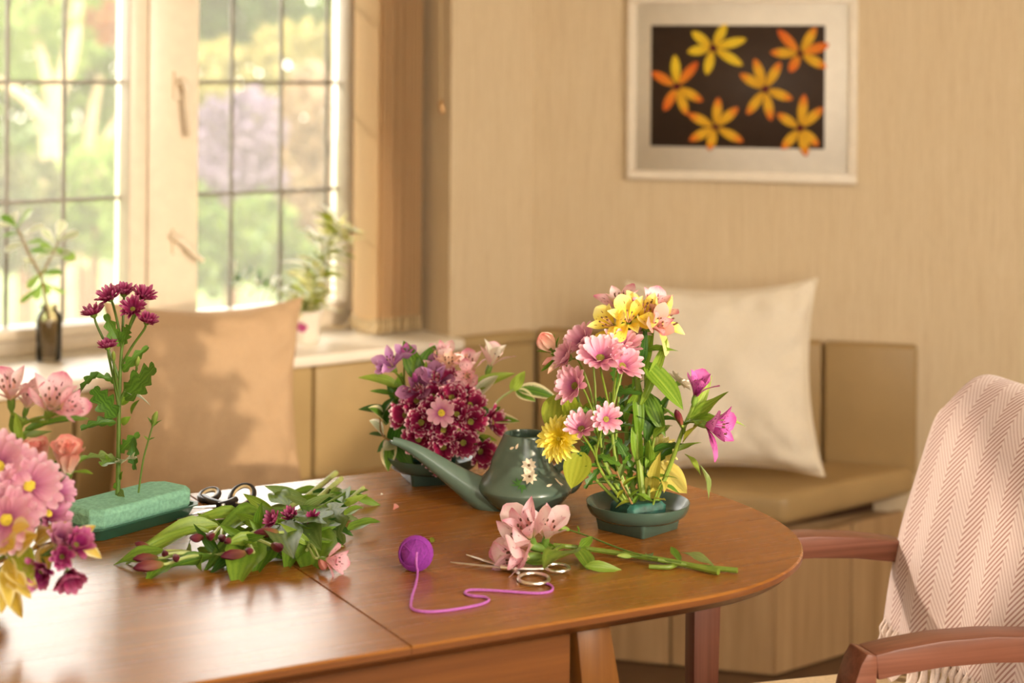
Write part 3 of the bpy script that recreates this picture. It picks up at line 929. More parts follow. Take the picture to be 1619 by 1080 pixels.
# ------------------------------------------------------------------ dining table
TA = V((0.87745, 0.47966, 0))
TB = V((-0.47966, 0.87745, 0))
TO = V((-0.119, 2.181, 0))
tab = thing('dining_table', 'oval ended brown wooden extending dining table with flowers on it', 'table', TO, math.atan2(TA.y, TA.x))
TH = 0.026
def end_outline(u_in=0.0):
    pts = []
    a_, c_, cu, cv, e_ = 0.40, 0.44, 0.40, 0.44, 2.35
    for i in range(49):
        th = -PI / 2 + PI * i / 48
        cs, sn = math.cos(th), math.sin(th)
        pts.append((cu + a_ * abs(cs) ** (2 / e_) * (1 if cs >= 0 else -1), cv + c_ * abs(sn) ** (2 / e_) * (1 if sn >= 0 else -1)))
    return pts
def shrink(poly, k, cu=0.2, cv=0.44):
    return [(cu + (u - cu) * (1 - k), cv + (v - cv) * (1 - k * 1.0)) for u, v in poly]
def leafboard(poly, k1, z_top, name):
    """top board: small top round-over, upright edge, under-bevel"""
    n_ = len(poly)
    cu = sum(p[0] for p in poly) / n_; cv = 0.44
    def ring(k, z, straight):
        out = []
        for u, v in poly:
            uu, vv = u, v
            if not straight(u):
                pass
            du, dv = u - cu, v - cv
            # inset along the outline normal, approximated towards the middle; seams are left straight
            L = math.hypot(du, dv)
            if straight(u) and u > -0.1: uu = u + (0.0016 if z == z_top else 0.0) * (1 if u > 0 else -1)
            if abs(dv) > 0.435: vv = v - math.copysign(k, dv)
            else:
                if straight(u): pass
                else:
                    uu = u - k * du / L; vv = v - k * dv / L
            out.append(V((uu, vv, z)))
        return out
    st = lambda u: abs(u) < 1e-3 or u < -1.2
    b = B()
    rings = [ring(0.022, z_top - TH, st), ring(0.006, z_top - 0.014, st), ring(0.0, z_top - 0.0105, st), ring(0.0, z_top - 0.003, st), ring(0.003, z_top, st)]
    b.loft(rings, True)
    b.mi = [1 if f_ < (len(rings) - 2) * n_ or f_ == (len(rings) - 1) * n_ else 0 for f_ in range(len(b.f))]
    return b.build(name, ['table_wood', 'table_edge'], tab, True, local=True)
endp = [(0.0004, 0.0)] + end_outline() + [(0.0004, 0.88)]
leafboard(endp, 0, 0.75, 'end_leaf')
leafboard([(-1.35, 0.0), (-0.7, 0.0), (-0.0004, 0.0), (-0.0004, 0.88), (-0.7, 0.88), (-1.35, 0.88)], 0, 0.75, 'middle_leaf')
zu = 0.75 - TH
AP = 0.050
b = B()
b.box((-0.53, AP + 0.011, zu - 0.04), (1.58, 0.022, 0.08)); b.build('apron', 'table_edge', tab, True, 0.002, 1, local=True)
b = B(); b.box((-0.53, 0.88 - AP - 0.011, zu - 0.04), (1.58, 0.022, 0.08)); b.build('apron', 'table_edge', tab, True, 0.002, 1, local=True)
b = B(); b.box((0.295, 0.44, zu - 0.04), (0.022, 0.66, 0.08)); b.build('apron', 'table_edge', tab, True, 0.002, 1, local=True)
for sv in (0, 1):
    for u0, su in ((0.29, 1), (-1.25, -1)):
        v0 = AP + 0.022 if sv == 0 else 0.88 - AP - 0.022
        dv = -0.010 if sv == 0 else 0.010
        def sq(u, v, hu, hv, z): return [V((u - hu, v - hv, z)), V((u + hu, v - hv, z)), V((u + hu, v + hv, z)), V((u - hu, v + hv, z))]
        b = B(); b.loft([sq(u0 + su * 0.07, v0 + dv * 5, 0.017, 0.017, 0.0), sq(u0 + su * 0.012, v0 + dv * 0.6, 0.030, 0.028, zu - 0.09), sq(u0, v0, 0.026, 0.030, zu)])
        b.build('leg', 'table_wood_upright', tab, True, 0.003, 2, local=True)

# ------------------------------------------------------------------ leaves, petals, flower heads
_MC = {}
def blade_mesh(kind, var, mat):
    """a leaf or petal of unit width (x) and unit length (y); z is its upper face"""
    key = (kind, var, mat)
    if key in _MC:
        return _MC[key]
    seg, nx = 8, 4
    fold, cup, wave = 0.10, 0.0, 0.0
    bend = (-0.10, 0.10, 0.28, 0.5)[var % 4]
    if kind == 'lance':
        prof = lambda t: math.sin(PI * min(1, t * 0.97 + 0.03) ** 0.80) ** 0.95
        fold = 0.16; wave = 0.05
    elif kind == 'ovate':
        prof = lambda t: math.sin(PI * min(1, t * 0.98 + 0.02) ** 0.78) ** 0.8
        fold = 0.18
    elif kind == 'mum':
        seg, nx = 20, 6
        def prof(t):
            env = math.sin(PI * min(1, t * 0.93 + 0.03) ** 0.75) ** 0.6
            lob = abs(((t * 3.6 + 0.15) % 1) - 0.5) * 2
            fine = abs(((t * 10.5) % 1) - 0.5) * 2
            return env * (0.40 + 0.60 * (1 - lob ** 1.4)) * (0.88 + 0.12 * fine) + 0.03
        fold = 0.14; wave = 0.06
    elif kind == 'spoon':
        prof = lambda t: (min(1, t * 1.25 + 0.12) ** 1.1) * (math.sqrt(max(0, 1 - ((t - 0.62) / 0.40) ** 2)) if t > 0.62 else 1)
        fold = 0.06; bend = (0.1, 0.2, 0.0, 0.3)[var % 4]
    elif kind == 'daisy':
        seg, nx = 6, 4
        prof = lambda t: (0.45 + 0.55 * min(1, t * 1.7) ** 0.8) * (1 if t < 0.80 else math.sqrt(max(0.02, 1 - ((t - 0.80) / 0.215) ** 2)))
        fold = 0.02; cup = 0.12; bend = (-0.08, 0.06, -0.16, 0.0)[var % 4]
    elif kind == 'curl':
        seg, nx = 6, 2
        prof = lambda t: (0.6 + 0.4 * min(1, t * 2)) * (1 if t < 0.78 else math.sqrt(max(0.03, 1 - ((t - 0.78) / 0.23) ** 2)))
        fold = 0.0; cup = 0.30; bend = (-0.42, -0.30, -0.55, -0.2)[var % 4]
    elif kind == 'spider':
        seg, nx = 5, 2
        prof = lambda t: 0.7 + 0.3 * t if t < 0.85 else max(0.1, 1 - (t - 0.85) * 5)
        fold = 0.0; cup = 0.35; bend = (-0.12, 0.10, 0.25, -0.3)[var % 4]
    elif kind == 'tepal':
        prof = lambda t: (0.22 + 0.78 * (min(1, t / 0.62) ** 1.4)) * (1 if t < 0.62 else math.sqrt(max(0.02, 1 - ((t - 0.62) / 0.385) ** 2.2)))
        fold = -0.05; cup = 0.14; bend = (0.20, 0.34, 0.10, 0.45)[var % 4]; wave = 0.04
    elif kind == 'narrow':
        prof = lambda t: (0.3 + 0.7 * (min(1, t / 0.6) ** 1.2)) * (1 if t < 0.6 else max(0.04, 1 - ((t - 0.6) / 0.41) ** 1.8))
        fold = 0.0; cup = 0.25; bend = (0.12, 0.22, 0.05, 0.3)[var % 4]
    else:  # rose
        seg, nx = 7, 6
        prof = lambda t: (0.42 + 0.58 * min(1, t / 0.55)) * (1 if t < 0.6 else math.sqrt(max(0.05, 1 - ((t - 0.6) / 0.42) ** 2)))
        fold = 0.0; cup = 0.34
        bend = 0.0
    vs, uv, fs = [], [], []
    for j in range(seg + 1):
        t = j / seg
        w = prof(t)
        for i in range(nx + 1):
            a = i / nx * 2 - 1
            x = a * w * 0.5
            y = t
            if kind == 'mum':
                y = t + abs(a) * w * 0.16      # lobes point forward
            z = -bend * t * t + fold * abs(a) * w * 0.5 + cup * a * a * w * 0.5
            z += wave * math.sin(t * 7 + var * 2 + (0 if a < 0 else 2.2)) * abs(a) * w
            if kind == 'rose':
                z += 0.38 * math.sin(PI * t * 0.62) - 0.36 * max(0, t - 0.72) ** 1.2 * 3.0 * (0.6 + 0.4 * (var % 2))
            vs.append((x, y, z)); uv.append((i / nx, t))
    k = nx + 1
    for j in range(seg):
        for i in range(nx):
            fs.append((j * k + i, j * k + i + 1, (j + 1) * k + i + 1, (j + 1) * k + i))
    me = bpy.data.meshes.new(kind)
    me.from_pydata(vs, [], fs)
    ul = me.uv_layers.new(name='UVMap')
    for l in me.loops: ul.data[l.index].uv = uv[l.vertex_index]
    me.polygons.foreach_set('use_smooth', [True] * len(me.polygons))
    me.materials.append(M[mat])
    _MC[key] = me
    return me
rnd = random.Random(11)
def put(name, me, parent, world):
    return link(name, me, parent, wmat(parent).inverted() @ world)
def leaf(parent, base, tip, w, kind='lance', mat='leaf_mid', up=None, var=None, name='leaf'):
    d = V(tip) - V(base)
    L = d.length
    if up is None:
        up = V((rnd.uniform(-0.6, 0.6), rnd.uniform(-1.0, -0.3), rnd.uniform(0.2, 1.0)))
    var = rnd.randrange(4) if var is None else var
    return put(name, blade_mesh(kind, var, mat), parent, Matrix.Translation(V(base)) @ frame(d, up) @ Matrix.Diagonal((w * L, L, L, 1)))
_HC = {}
def head_mesh(kind, r, mats):
    key = (kind, round(r, 4), mats)
    if key in _HC: return _HC[key]
    b = B()
    if kind == 'disc':      # flower centre over a small green cup
        b.lathe([(0.0005, 0.30 * r), (0.45 * r, 0.26 * r), (0.85 * r, 0.12 * r), (1.0 * r, -0.05 * r)], 14, mi=0)
        b.lathe([(1.02 * r, -0.04 * r), (1.0 * r, -0.45 * r), (0.6 * r, -0.95 * r), (0.18 * r, -1.2 * r)], 12, mi=1)
    elif kind == 'ovary':   # green base of an alstroemeria flower with its stamens
        b.lathe([(0.10 * r, 0.30 * r), (0.13 * r, 0.10 * r), (0.12 * r, -0.10 * r), (0.05 * r, -0.24 * r)], 10, mi=1)
        q = random.Random(3)
        for i in range(6):
            a = i * PI / 3 + 0.4
            e = V((math.cos(a) * 0.20 * r, math.sin(a) * 0.20 * r - 0.05 * r, (0.8 + q.uniform(-0.1, 0.1)) * r))
            b.tube([V((0, 0, 0.15 * r)), V((e.x * 0.5, e.y * 0.5, 0.45 * r)), e], 0.016 * r, 4, mi=0)
            b.tube([e, e + V((0.02 * r, 0, 0.09 * r))], 0.035 * r, 5, mi=2)
    elif kind == 'hip':
        b.lathe([(0.16 * r, 0.12 * r), (0.26 * r, 0.0), (0.22 * r, -0.22 * r), (0.10 * r, -0.38 * r)], 10, mi=1)
    elif kind == 'bud':     # closed bud, unit pointing along z, length r
        rings = []
        k = 12
        for z, w in ((0, 0.06), (0.10, 0.11), (0.35, 0.17), (0.60, 0.185), (0.82, 0.13), (0.95, 0.06), (1.0, 0.015)):
            rings.append([V((w * r * (1 + 0.12 * math.cos(3 * 2 * PI * j / k)) * math.cos(2 * PI * j / k + z), w * r * (1 + 0.12 * math.cos(3 * 2 * PI * j / k)) * math.sin(2 * PI * j / k + z), z * r)) for j in range(k)])
        b.loft(rings, True, mi=0)
    me = b.mesh(kind, list(mats), True)
    _HC[key] = me
    return me
def nframe(n, spin=0.0):
    return Matrix.Rotation(0, 4, 'Z') @ (V(n).normalized().to_track_quat('Z', 'Y').to_matrix().to_4x4()) @ Matrix.Rotation(spin, 4, 'Z')
def daisy(parent, pos, n, r, pm, dm='disc_yellow', count=16, layers=2, cup=14, kind='daisy', width=0.295, disc=0.22, label=None):
    o = put('flower_head', head_mesh('disc', r * disc, (dm, 'calyx')), parent, Matrix.Translation(V(pos)) @ nframe(n, rnd.uniform(0, 6)))
    if label: o['label'] = label
    for l in range(layers):
        k = max(6, int(count * (1 - 0.22 * l)))
        for i in range(k):
            a = 2 * PI * (i + 0.5 * l) / k + rnd.uniform(-0.09, 0.09)
            tilt = math.radians(cup + l * 17 + rnd.uniform(-9, 9))
            L = r * (0.86 - 0.13 * l) * rnd.uniform(0.90, 1.06)
            mt = Matrix.Rotation(a, 4, 'Z') @ Matrix.Translation((0, r * disc * 0.7, -0.02 * r + 0.03 * r * l)) @ Matrix.Rotation(tilt, 4, 'X') @ Matrix.Rotation(rnd.uniform(-0.25, 0.25), 4, 'Y') @ Matrix.Diagonal((r * width, L, L, 1))
            link('petal', blade_mesh(kind, rnd.randrange(4), pm), o, mt)
    return o
def alstro(parent, pos, n, r, outer, inner, spread=42, label=None):
    """lily-like flower: pos is its base, r its length along the axis"""
    o = put('flower_head', head_mesh('ovary', r, ('tep_lilac' if 'purple' in outer else 'tep_peach', 'calyx', 'anther')), parent, Matrix.Translation(V(pos)) @ nframe(n, rnd.uniform(0, 6)))
    if label: o['label'] = label
    for i in range(6):
        inn = i % 2
        a = i * PI / 3 + rnd.uniform(-0.1, 0.1)
        tilt = math.radians(90 - spread * (0.72 if inn else 1.0) * rnd.uniform(0.85, 1.15))
        L = r * (1.10 if inn else 1.12)
        mt = Matrix.Rotation(a, 4, 'Z') @ Matrix.Translation((0, 0.07 * r, 0.18 * r)) @ Matrix.Rotation(tilt, 4, 'X') @ Matrix.Diagonal(((0.48 if inn else 0.80) * r, L, L, 1))
        link('petal', blade_mesh('narrow' if inn else 'tepal', rnd.randrange(4), inner if inn else outer), o, mt)
    return o
def bud(parent, pos, d, L, mat='bud_maroon', label=None):
    o = put('bud', head_mesh('bud', L, (mat,)), parent, Matrix.Translation(V(pos)) @ nframe(d, rnd.uniform(0, 6)))
    if label: o['label'] = label
    return o
def rose(parent, pos, n, r, pm='pet_rose', openk=1.0, rows=((3, 0.16, 84), (4, 0.30, 76), (5, 0.42, 62))):
    o = put('flower_head', head_mesh('hip', r, (pm, 'calyx')), parent, Matrix.Translation(V(pos)) @ nframe(n, rnd.uniform(0, 6)))
    for k, off, tl in rows:
        for i in range(k):
            a = 2 * PI * i / k + off * 9 + rnd.uniform(-0.15, 0.15)
            tilt = math.radians(tl - (1 - openk) * -12 + rnd.uniform(-5, 5))
            L = r * (1.35 - 0.18 * off) * rnd.uniform(0.94, 1.05)
            mt = Matrix.Rotation(a, 4, 'Z') @ Matrix.Translation((0, off * 0.42 * r, 0)) @ Matrix.Rotation(tilt, 4, 'X') @ Matrix.Diagonal((r * (0.72 + off * 0.9), L, L * 0.62, 1))
            link('petal', blade_mesh('rose', rnd.randrange(2), pm), o, mt)
    for i in range(5):
        a = 2 * PI * i / 5 + 0.3
        mt = Matrix.Rotation(a, 4, 'Z') @ Matrix.Translation((0, 0.18 * r, 0.02 * r)) @ Matrix.Rotation(math.radians(48 if openk < 1 else 20), 4, 'X') @ Matrix.Diagonal((r * 0.24, r * 0.95, r * 0.7, 1))
        link('sepal', blade_mesh('narrow', i % 4, 'leaf_mid'), o, mt)
    return o
def stalk(root, path, r0, r1, mat='stem_green', branches=(), name='stem'):
    """main stem with side branches, one mesh; branches: (index 0..1 along the path, end, end direction)"""
    P_ = smoothpath(path, 6)
    b = B()
    k = len(P_)
    b.tube(P_, [r0 + (r1 - r0) * i / (k - 1) for i in range(k)], 8)
    for t, e, n in branches:
        s = P_[min(k - 1, int(t * (k - 1)))]
        e = V(e); n = V(n).normalized()
        L = (e - s).length
        pts = smoothpath([s, s.lerp(e, 0.5) + V((0, 0, 0.05 * L)) - n * 0.10 * L, e - n * 0.12 * L, e], 5)
        b.tube(pts, [r1 * (1.0 - 0.25 * i / (len(pts) - 1)) for i in range(len(pts))], 6)
    b.build(name, mat, root)
    return P_
def auto_leaves(root, P_, n, t0, t1, L, w, kind, mats, out=0.9, up=0.3):
    for i in range(n):
        t = t0 + (t1 - t0) * (i + rnd.random() * 0.6) / n
        k = min(len(P_) - 2, int(t * (len(P_) - 1)))
        p = P_[k]
        ax = (P_[k + 1] - P_[k]).normalized()
        a = i * 2.4 + rnd.uniform(-0.4, 0.4)
        side = ax.orthogonal().normalized()
        side = Matrix.Rotation(a, 3, ax) @ side
        d = (side * out + ax * up + V((0, 0, rnd.uniform(-0.25, 0.15)))).normalized()
        LL = L * rnd.uniform(0.75, 1.2)
        if abs(ax.z) < 0.45 and p.z < TZ + 0.08:          # lying on the table: bend leaves that would go through it
            lim = (TZ + 0.003 - p.z) / LL
            if d.z < lim:
                d.z = lim + rnd.uniform(0, 0.25)
            d.z = min(d.z, max(lim, 0.30)); d.normalize()
        leaf(root, p, p + d * LL, w, kind, rnd.choice(mats), ax + V((0, -0.3, 0.4)))

# ------------------------------------------------------------------ dishes
def rsq(h, rad, z, k=5, c=(0, 0), rot=0.0):
    out = []
    for q, (sx, sy) in enumerate(((1, 1), (-1, 1), (-1, -1), (1, -1))):
        for i in range(k):
            a = q * PI / 2 + i / (k - 1) * PI / 2
            x, y = sx * (h - rad) + rad * math.cos(a), sy * (h - rad) + rad * math.sin(a)
            out.append(V((x * math.cos(rot) - y * math.sin(rot), x * math.sin(rot) + y * math.cos(rot), z)))
    return out
def dish(label, loc, rot):
    t = thing('flower_dish', label, 'dish', loc, rot, 'green plastic flower dishes')
    if not _DISH:
        b = B()
        b.lathe([(0.030, 0.014), (0.055, 0.0175), (0.0670, 0.0205), (0.0750, 0.0262), (0.0795, 0.0345), (0.0812, 0.0428), (0.0812, 0.0436), (0.0800, 0.0440), (0.0775, 0.0415), (0.0725, 0.0335), (0.065, 0.0265), (0.052, 0.0215), (0.0005, 0.0195)], 56)
        _DISH.append(b.mesh('bowl', 'pot_green', True))
        b = B()
        b.loft([rsq(0.0450, 0.006, 0.0), rsq(0.0460, 0.006, 0.001), rsq(0.0500, 0.007, 0.0255), rsq(0.046, 0.010, 0.0265)], True)
        _DISH.append(b.mesh('foot', 'pot_green', True))
    link('bowl', _DISH[0], t); link('foot', _DISH[1], t)
    return t
_DISH = []
def wetfoam(label, loc, rot, hx, hy, h, seed):
    b = B()
    n_ = 9
    q = random.Random(seed)
    rings = []
    for z, s in ((0.0, 0.92), (0.25, 1.0), (0.75, 1.0), (1.0, 0.84)):
        rings.append([V(((p.x * hx * s) * (1 + q.uniform(-0.05, 0.05)), (p.y * hy * s) * (1 + q.uniform(-0.05, 0.05)), z * h + q.uniform(-0.0015, 0.0015))) for p in rsq(1.0, 0.3, 0, 5)])
    b.loft(rings, True)
    o = b.build('wet_foam', 'foam_wet', None)
    o.matrix_basis = Matrix.Translation(V(loc)) @ Matrix.Rotation(rot, 4, 'Z')
    return tag(o, label, 'floral foam', 'blocks of soaked foam in the dishes')

TZ = 0.75
tall_c = V((0.203, 2.748, TZ))
mid_c = V((-0.134, 3.066, TZ))
left_c = V((-0.735, 2.295, TZ))
dish('green dish on a square foot near the table end holding the tall arrangement', tall_c, math.radians(48))
dish('green dish behind the watering can holding the maroon arrangement', mid_c, math.radians(16))
dish('green dish at the left table edge under the pink and yellow arrangement', left_c, math.radians(30))
for c_, lb, sd_ in ((tall_c, 'dark green soaked foam block in the dish near the table end', 1), (mid_c, 'dark green soaked foam block in the dish behind the watering can', 2), (left_c, 'dark green soaked foam block in the dish at the left table edge', 3)):
    wetfoam(lb, c_ + V((0, 0, 0.0210)), 0.5 * sd_, 0.036, 0.031, 0.024, sd_)

# ------------------------------------------------------------------ watering can
can_p = at(830, 806, 2.875); can_p.z = TZ
can = thing('watering_can', 'green plastic watering can with a long spout and white daisy print', 'watering can', can_p)
PROF = [(0.0005, 0.0), (0.046, 0.0), (0.050, 0.0015), (0.064, 0.014), (0.0755, 0.028), (0.0783, 0.0335), (0.0783, 0.0365), (0.0755, 0.0420), (0.0685, 0.0490), (0.0590, 0.0560), (0.0505, 0.0635), (0.0452, 0.0725), (0.0418, 0.0850), (0.0392, 0.0990), (0.0372, 0.1130), (0.0362, 0.1205)]
_p = smoothpath([V((r_, 0, z_)) for r_, z_ in PROF[2:]], 4)
PROF = PROF[:2] + [(p_.x, p_.z) for p_ in _p]
b = B()
b.lathe(PROF + [(0.0352, 0.1222), (0.0334, 0.1222), (0.0326, 0.120), (0.034, 0.108), (0.037, 0.086), (0.040, 0.074)], 64)
b.lathe([(0.040, 0.074), (0.050, 0.062), (0.0005, 0.050)], 48, mi=1)
def lean(z):      # the cone is stretched towards the spout
    for (z0, k0), (z1, k1) in zip(((0, 1.0), (0.034, 1.0), (0.05, 1.06), (0.064, 1.20), (0.08, 1.30), (0.095, 1.22), (0.1205, 1.0)), ((0.034, 1.0), (0.05, 1.06), (0.064, 1.20), (0.08, 1.30), (0.095, 1.22), (0.1205, 1.0), (0.2, 1.0))):
        if z0 <= z <= z1: return k0 + (k1 - k0) * (z - z0) / (z1 - z0)
    return 1.0
b.v = [(x * (1 + (lean(z) - 1) * (x * x / max(1e-9, x * x + y * y))) if x < 0 else x, y, z) for x, y, z in b.v]
b.build('can_body', ['can_green', 'can_inside'], can, local=True)
sp = [(806, 781, .0335), (786, 785, .031), (768, 783, .0285), (752, 775, .0255), (736, 765, .0222), (716, 751.5, .0187), (694, 736, .0155), (672, 721, .0125), (654, 710, .0100), (641, 703.5, .0082), (630, 699.5, .0070), (621, 697, .0064)]
CY = 2.875
b = B()
pts = smoothpath([at(x, y, CY) for x, y, r_ in sp], 3)
rr = []
for i in range(len(sp) - 1): rr += [sp[i][2] + (sp[i + 1][2] - sp[i][2]) * j / 3 for j in range(3)]
rr.append(sp[-1][2])
ins = [p for p in reversed(pts[-6:])]
b.tube(pts + [pts[-1] + V((-0.0004, 0, 0))] + [p for p in ins], rr + [rr[-1] - 0.0004] + [r_ * 0.80 for r_ in reversed(rr[-6:])], 20, False)
b.build('spout', 'can_green', can)
def canp(dx, dy, dz): return can_p + V((dx, dy, dz))
b = B()
b.tube(smoothpath([canp(0.050, 0.010, 0.060), canp(0.066, 0.020, 0.068), canp(0.082, 0.030, 0.060), canp(0.090, 0.036, 0.042), canp(0.080, 0.030, 0.026), canp(0.066, 0.022, 0.024)], 5), [0.0075] * 26, 12)
b.build('handle', 'can_green', can)
def can_hit(px, py):
    x, y = un(px, py)
    Y = can_p.y - 0.09
    while Y < can_p.y + 0.02:
        q = V((x / F * Y, Y, HC - y / F * Y))
        z = q.z - TZ
        rad = math.hypot(q.x - can_p.x, q.y - can_p.y)
        for (r0, z0), (r1, z1) in zip(PROF[1:], PROF[2:]):
            if z0 <= z <= z1 and z1 > z0:
                rs = r0 + (r1 - r0) * (z - z0) / (z1 - z0)
                if rad <= rs:
                    slope = (r1 - r0) / (z1 - z0)
                    nn = V(((q.x - can_p.x) / rad, (q.y - can_p.y) / rad, -slope)).normalized()
                    return q, nn
        Y += 0.0004
    return None
pb = B(); gb = B(); cb = B()
def decal(bb, px, py, tx, ty, w):
    a, c_ = can_hit(px, py), can_hit(tx, ty)
    if not a or not c_: return
    d = c_[0] - a[0]
    mt = Matrix.Translation(a[0] + a[1] * 0.0013) @ frame(d, a[1])
    k = 6; vs = []
    for j in range(k + 1):
        t = j / k
        ww = math.sin(PI * min(1, 0.05 + 0.95 * t) ** 0.8) * w / 2
        vs += [mt @ V((-ww, t * d.length, 0)), mt @ V((0, t * d.length, 0.0002)), mt @ V((ww, t * d.length, 0))]
    bb.add(vs, [(j * 3 + i, j * 3 + i + 1, j * 3 + i + 4, j * 3 + i + 3) for j in range(k) for i in range(2)])
for fx, fy, fr, off in ((836, 736, 12.5, 0.2), (837, 754, 13.5, 0.5)):
    for i in range(9):
        a = off + 2 * PI * i / 9
        decal(pb, fx + 2.2 * math.cos(a), fy + 2.2 * math.sin(a), fx + fr * math.cos(a), fy + fr * math.sin(a), 0.0068)
    for i in range(6):
        a = 2 * PI * i / 6
        decal(cb, fx - 2.2 * math.cos(a), fy - 2.2 * math.sin(a), fx + 2.4 * math.cos(a), fy + 2.4 * math.sin(a), 0.0035)
for x0, y0, x1, y1 in ((807, 710, 814, 707), (816, 710, 820, 701), (864, 770, 873, 766), (877, 757, 888, 770), (881, 763, 890, 768)):
    decal(pb, x0, y0, x1, y1, 0.0045)
for x0, y0, x1, y1 in ((822, 768, 816, 756), (822, 768, 806, 768), (822, 768, 809, 760), (826, 769, 833, 776), (826, 769, 825, 782), (820, 766, 826, 757), (824, 768, 818, 776), (824, 768, 832, 770)):
    decal(gb, x0, y0, x1, y1, 0.0042)
pb.build('daisy_print', 'print_white', can); gb.build('leaf_print', 'print_green', can); cb.build('centre_print', 'print_brown', can)

# ------------------------------------------------------------------ dry foam in its tray, with two stems
FZ = 0.797
fa, fb = on(153, 811, FZ), on(313, 769, FZ)
fd = (fb - fa); fl = fd.length; fd.normalize()
fn_ = V((-fd.y, fd.x, 0))
FW = 0.092
fo = thing('foam_tray', 'green plastic tray holding the foam brick on the left of the table', 'tray', ((fa + fb) / 2 + fn_ * FW / 2).xy.to_3d() + V((0, 0, TZ)), math.atan2(fd.y, fd.x))
def rect(hx, hy, z, ch=0.0):
    return [V((-hx + ch, -hy, z)), V((hx - ch, -hy, z)), V((hx, -hy + ch, z)), V((hx, hy - ch, z)), V((hx - ch, hy, z)), V((-hx + ch, hy, z)), V((-hx, hy - ch, z)), V((-hx, -hy + ch, z))]
b = B()
hx, hy = fl / 2 + 0.004, FW / 2 + 0.003
b.loft([rect(hx - 0.010, hy - 0.008, 0.0005, 0.012), rect(hx - 0.002, hy - 0.001, 0.0185, 0.012), rect(hx + 0.003, hy + 0.003, 0.0185, 0.013), rect(hx + 0.003, hy + 0.003, 0.0200, 0.013), rect(hx - 0.003, hy - 0.002, 0.0200, 0.012), rect(hx - 0.012, hy - 0.010, 0.003, 0.010)], True)
b.build('tray_shell', 'tray_green', fo, local=True)
b = B()
b.loft([rect(fl / 2 - 0.013, FW / 2 - 0.011, 0.003, 0.012), rect(fl / 2 - 0.004, FW / 2 - 0.003, 0.0195, 0.014), rect(fl / 2 - 0.001, FW / 2 - 0.001, 0.022, 0.016), rect(fl / 2, FW / 2, 0.040, 0.017), rect(fl / 2 - 0.006, FW / 2 - 0.005, FZ - TZ, 0.018)], True)
o = b.build('foam_brick', 'foam_dry', None, False, 0.0015, 1)
o.matrix_basis = fo.matrix_basis.copy()
tag(o, 'pale green floral foam brick with a chrysanthemum stem stuck in it', 'floral foam')

# ------------------------------------------------------------------ flowers: a stem with everything on it is one thing
def flower(name, label, cat, group, path, r0, r1, heads=(), mat='stem_green', leaves=(), auto=None):
    """heads: (kind, position, facing, size, materials, branch start 0..1 or None)"""
    root = thing(name, label, cat, path[0], 0.0, group)
    br = []
    for h in heads:
        kind, pos, n, r, mats, t = h[:6]
        n = V(n).normalized()
        if t is not None:
            off = {'daisy': 0.25, 'spider': 0.25, 'curl': 0.25, 'alstro': 0.22, 'bud': 0.0, 'rose': 0.35}[kind]
            br.append((t, V(pos) - n * r * off, n))
    P_ = stalk(root, path, r0, r1, mat, br)
    for h in heads:
        kind, pos, n, r, mats, t = h[:6]
        kw = h[6] if len(h) > 6 else {}
        if kind == 'alstro': alstro(root, pos, n, r, *mats, **kw)
        elif kind == 'bud': bud(root, pos, n, r, *mats, **kw)
        elif kind == 'rose': rose(root, pos, n, r, *mats, **kw)
        else: daisy(root, pos, n, r, *mats, kind=kind, **kw)
    for lf in leaves:
        leaf(root, *lf)
    if auto:
        for a in (auto if isinstance(auto, list) else [auto]):
            auto_leaves(root, P_, *a)
    return root
CAM = V((0, -1, 0.25))

# --- tall arrangement by the table end
def t_(px, py, dy=0.0): return at(px, py, tall_c.y + dy)
base = lambda dx, dy: tall_c + V((dx, dy, 0.036))
GT = 'flower stems in the tall arrangement'
PK = ('pet_pink', 'disc_green')
flower('chrysanthemum_stem', 'pink chrysanthemum spray facing forward under the yellow lilies, three large heads', 'flower', GT,
       [base(-0.012, -0.008), t_(972, 720, -0.01), t_(965, 620, -0.015)], 0.0032, 0.0022,
       [('daisy', t_(949, 566, -0.075), (-0.05, -0.66, 0.75), 0.041, PK, 0.75, dict(cup=28)),
        ('daisy', t_(983, 549, -0.045), (0.20, -0.45, 0.88), 0.038, PK, 0.85, dict(cup=30)),
        ('daisy', t_(984, 579, -0.07), (0.35, -0.70, 0.62), 0.036, PK, 0.7, dict(cup=32)),
        ('daisy', t_(1004, 528, 0.01), (0.3, -0.1, 0.9), 0.028, PK, 0.9, dict(cup=30))],
       leaves=[(t_(966, 640), t_(935, 690, -0.02), 0.42, 'mum', 'leaf_mum'), (t_(968, 660), t_(1003, 640, -0.02), 0.42, 'mum', 'leaf_mum'), (t_(970, 700), t_(945, 735, -0.03), 0.4, 'mum', 'leaf_dark'), (t_(972, 690), t_(998, 735, -0.02), 0.4, 'mum', 'leaf_mum'), (t_(968, 625, 0.01), t_(992, 612, -0.03), 0.4, 'mum', 'leaf_dark'), (t_(966, 640, 0.02), t_(940, 628, 0.03), 0.45, 'mum', 'leaf_dark')])
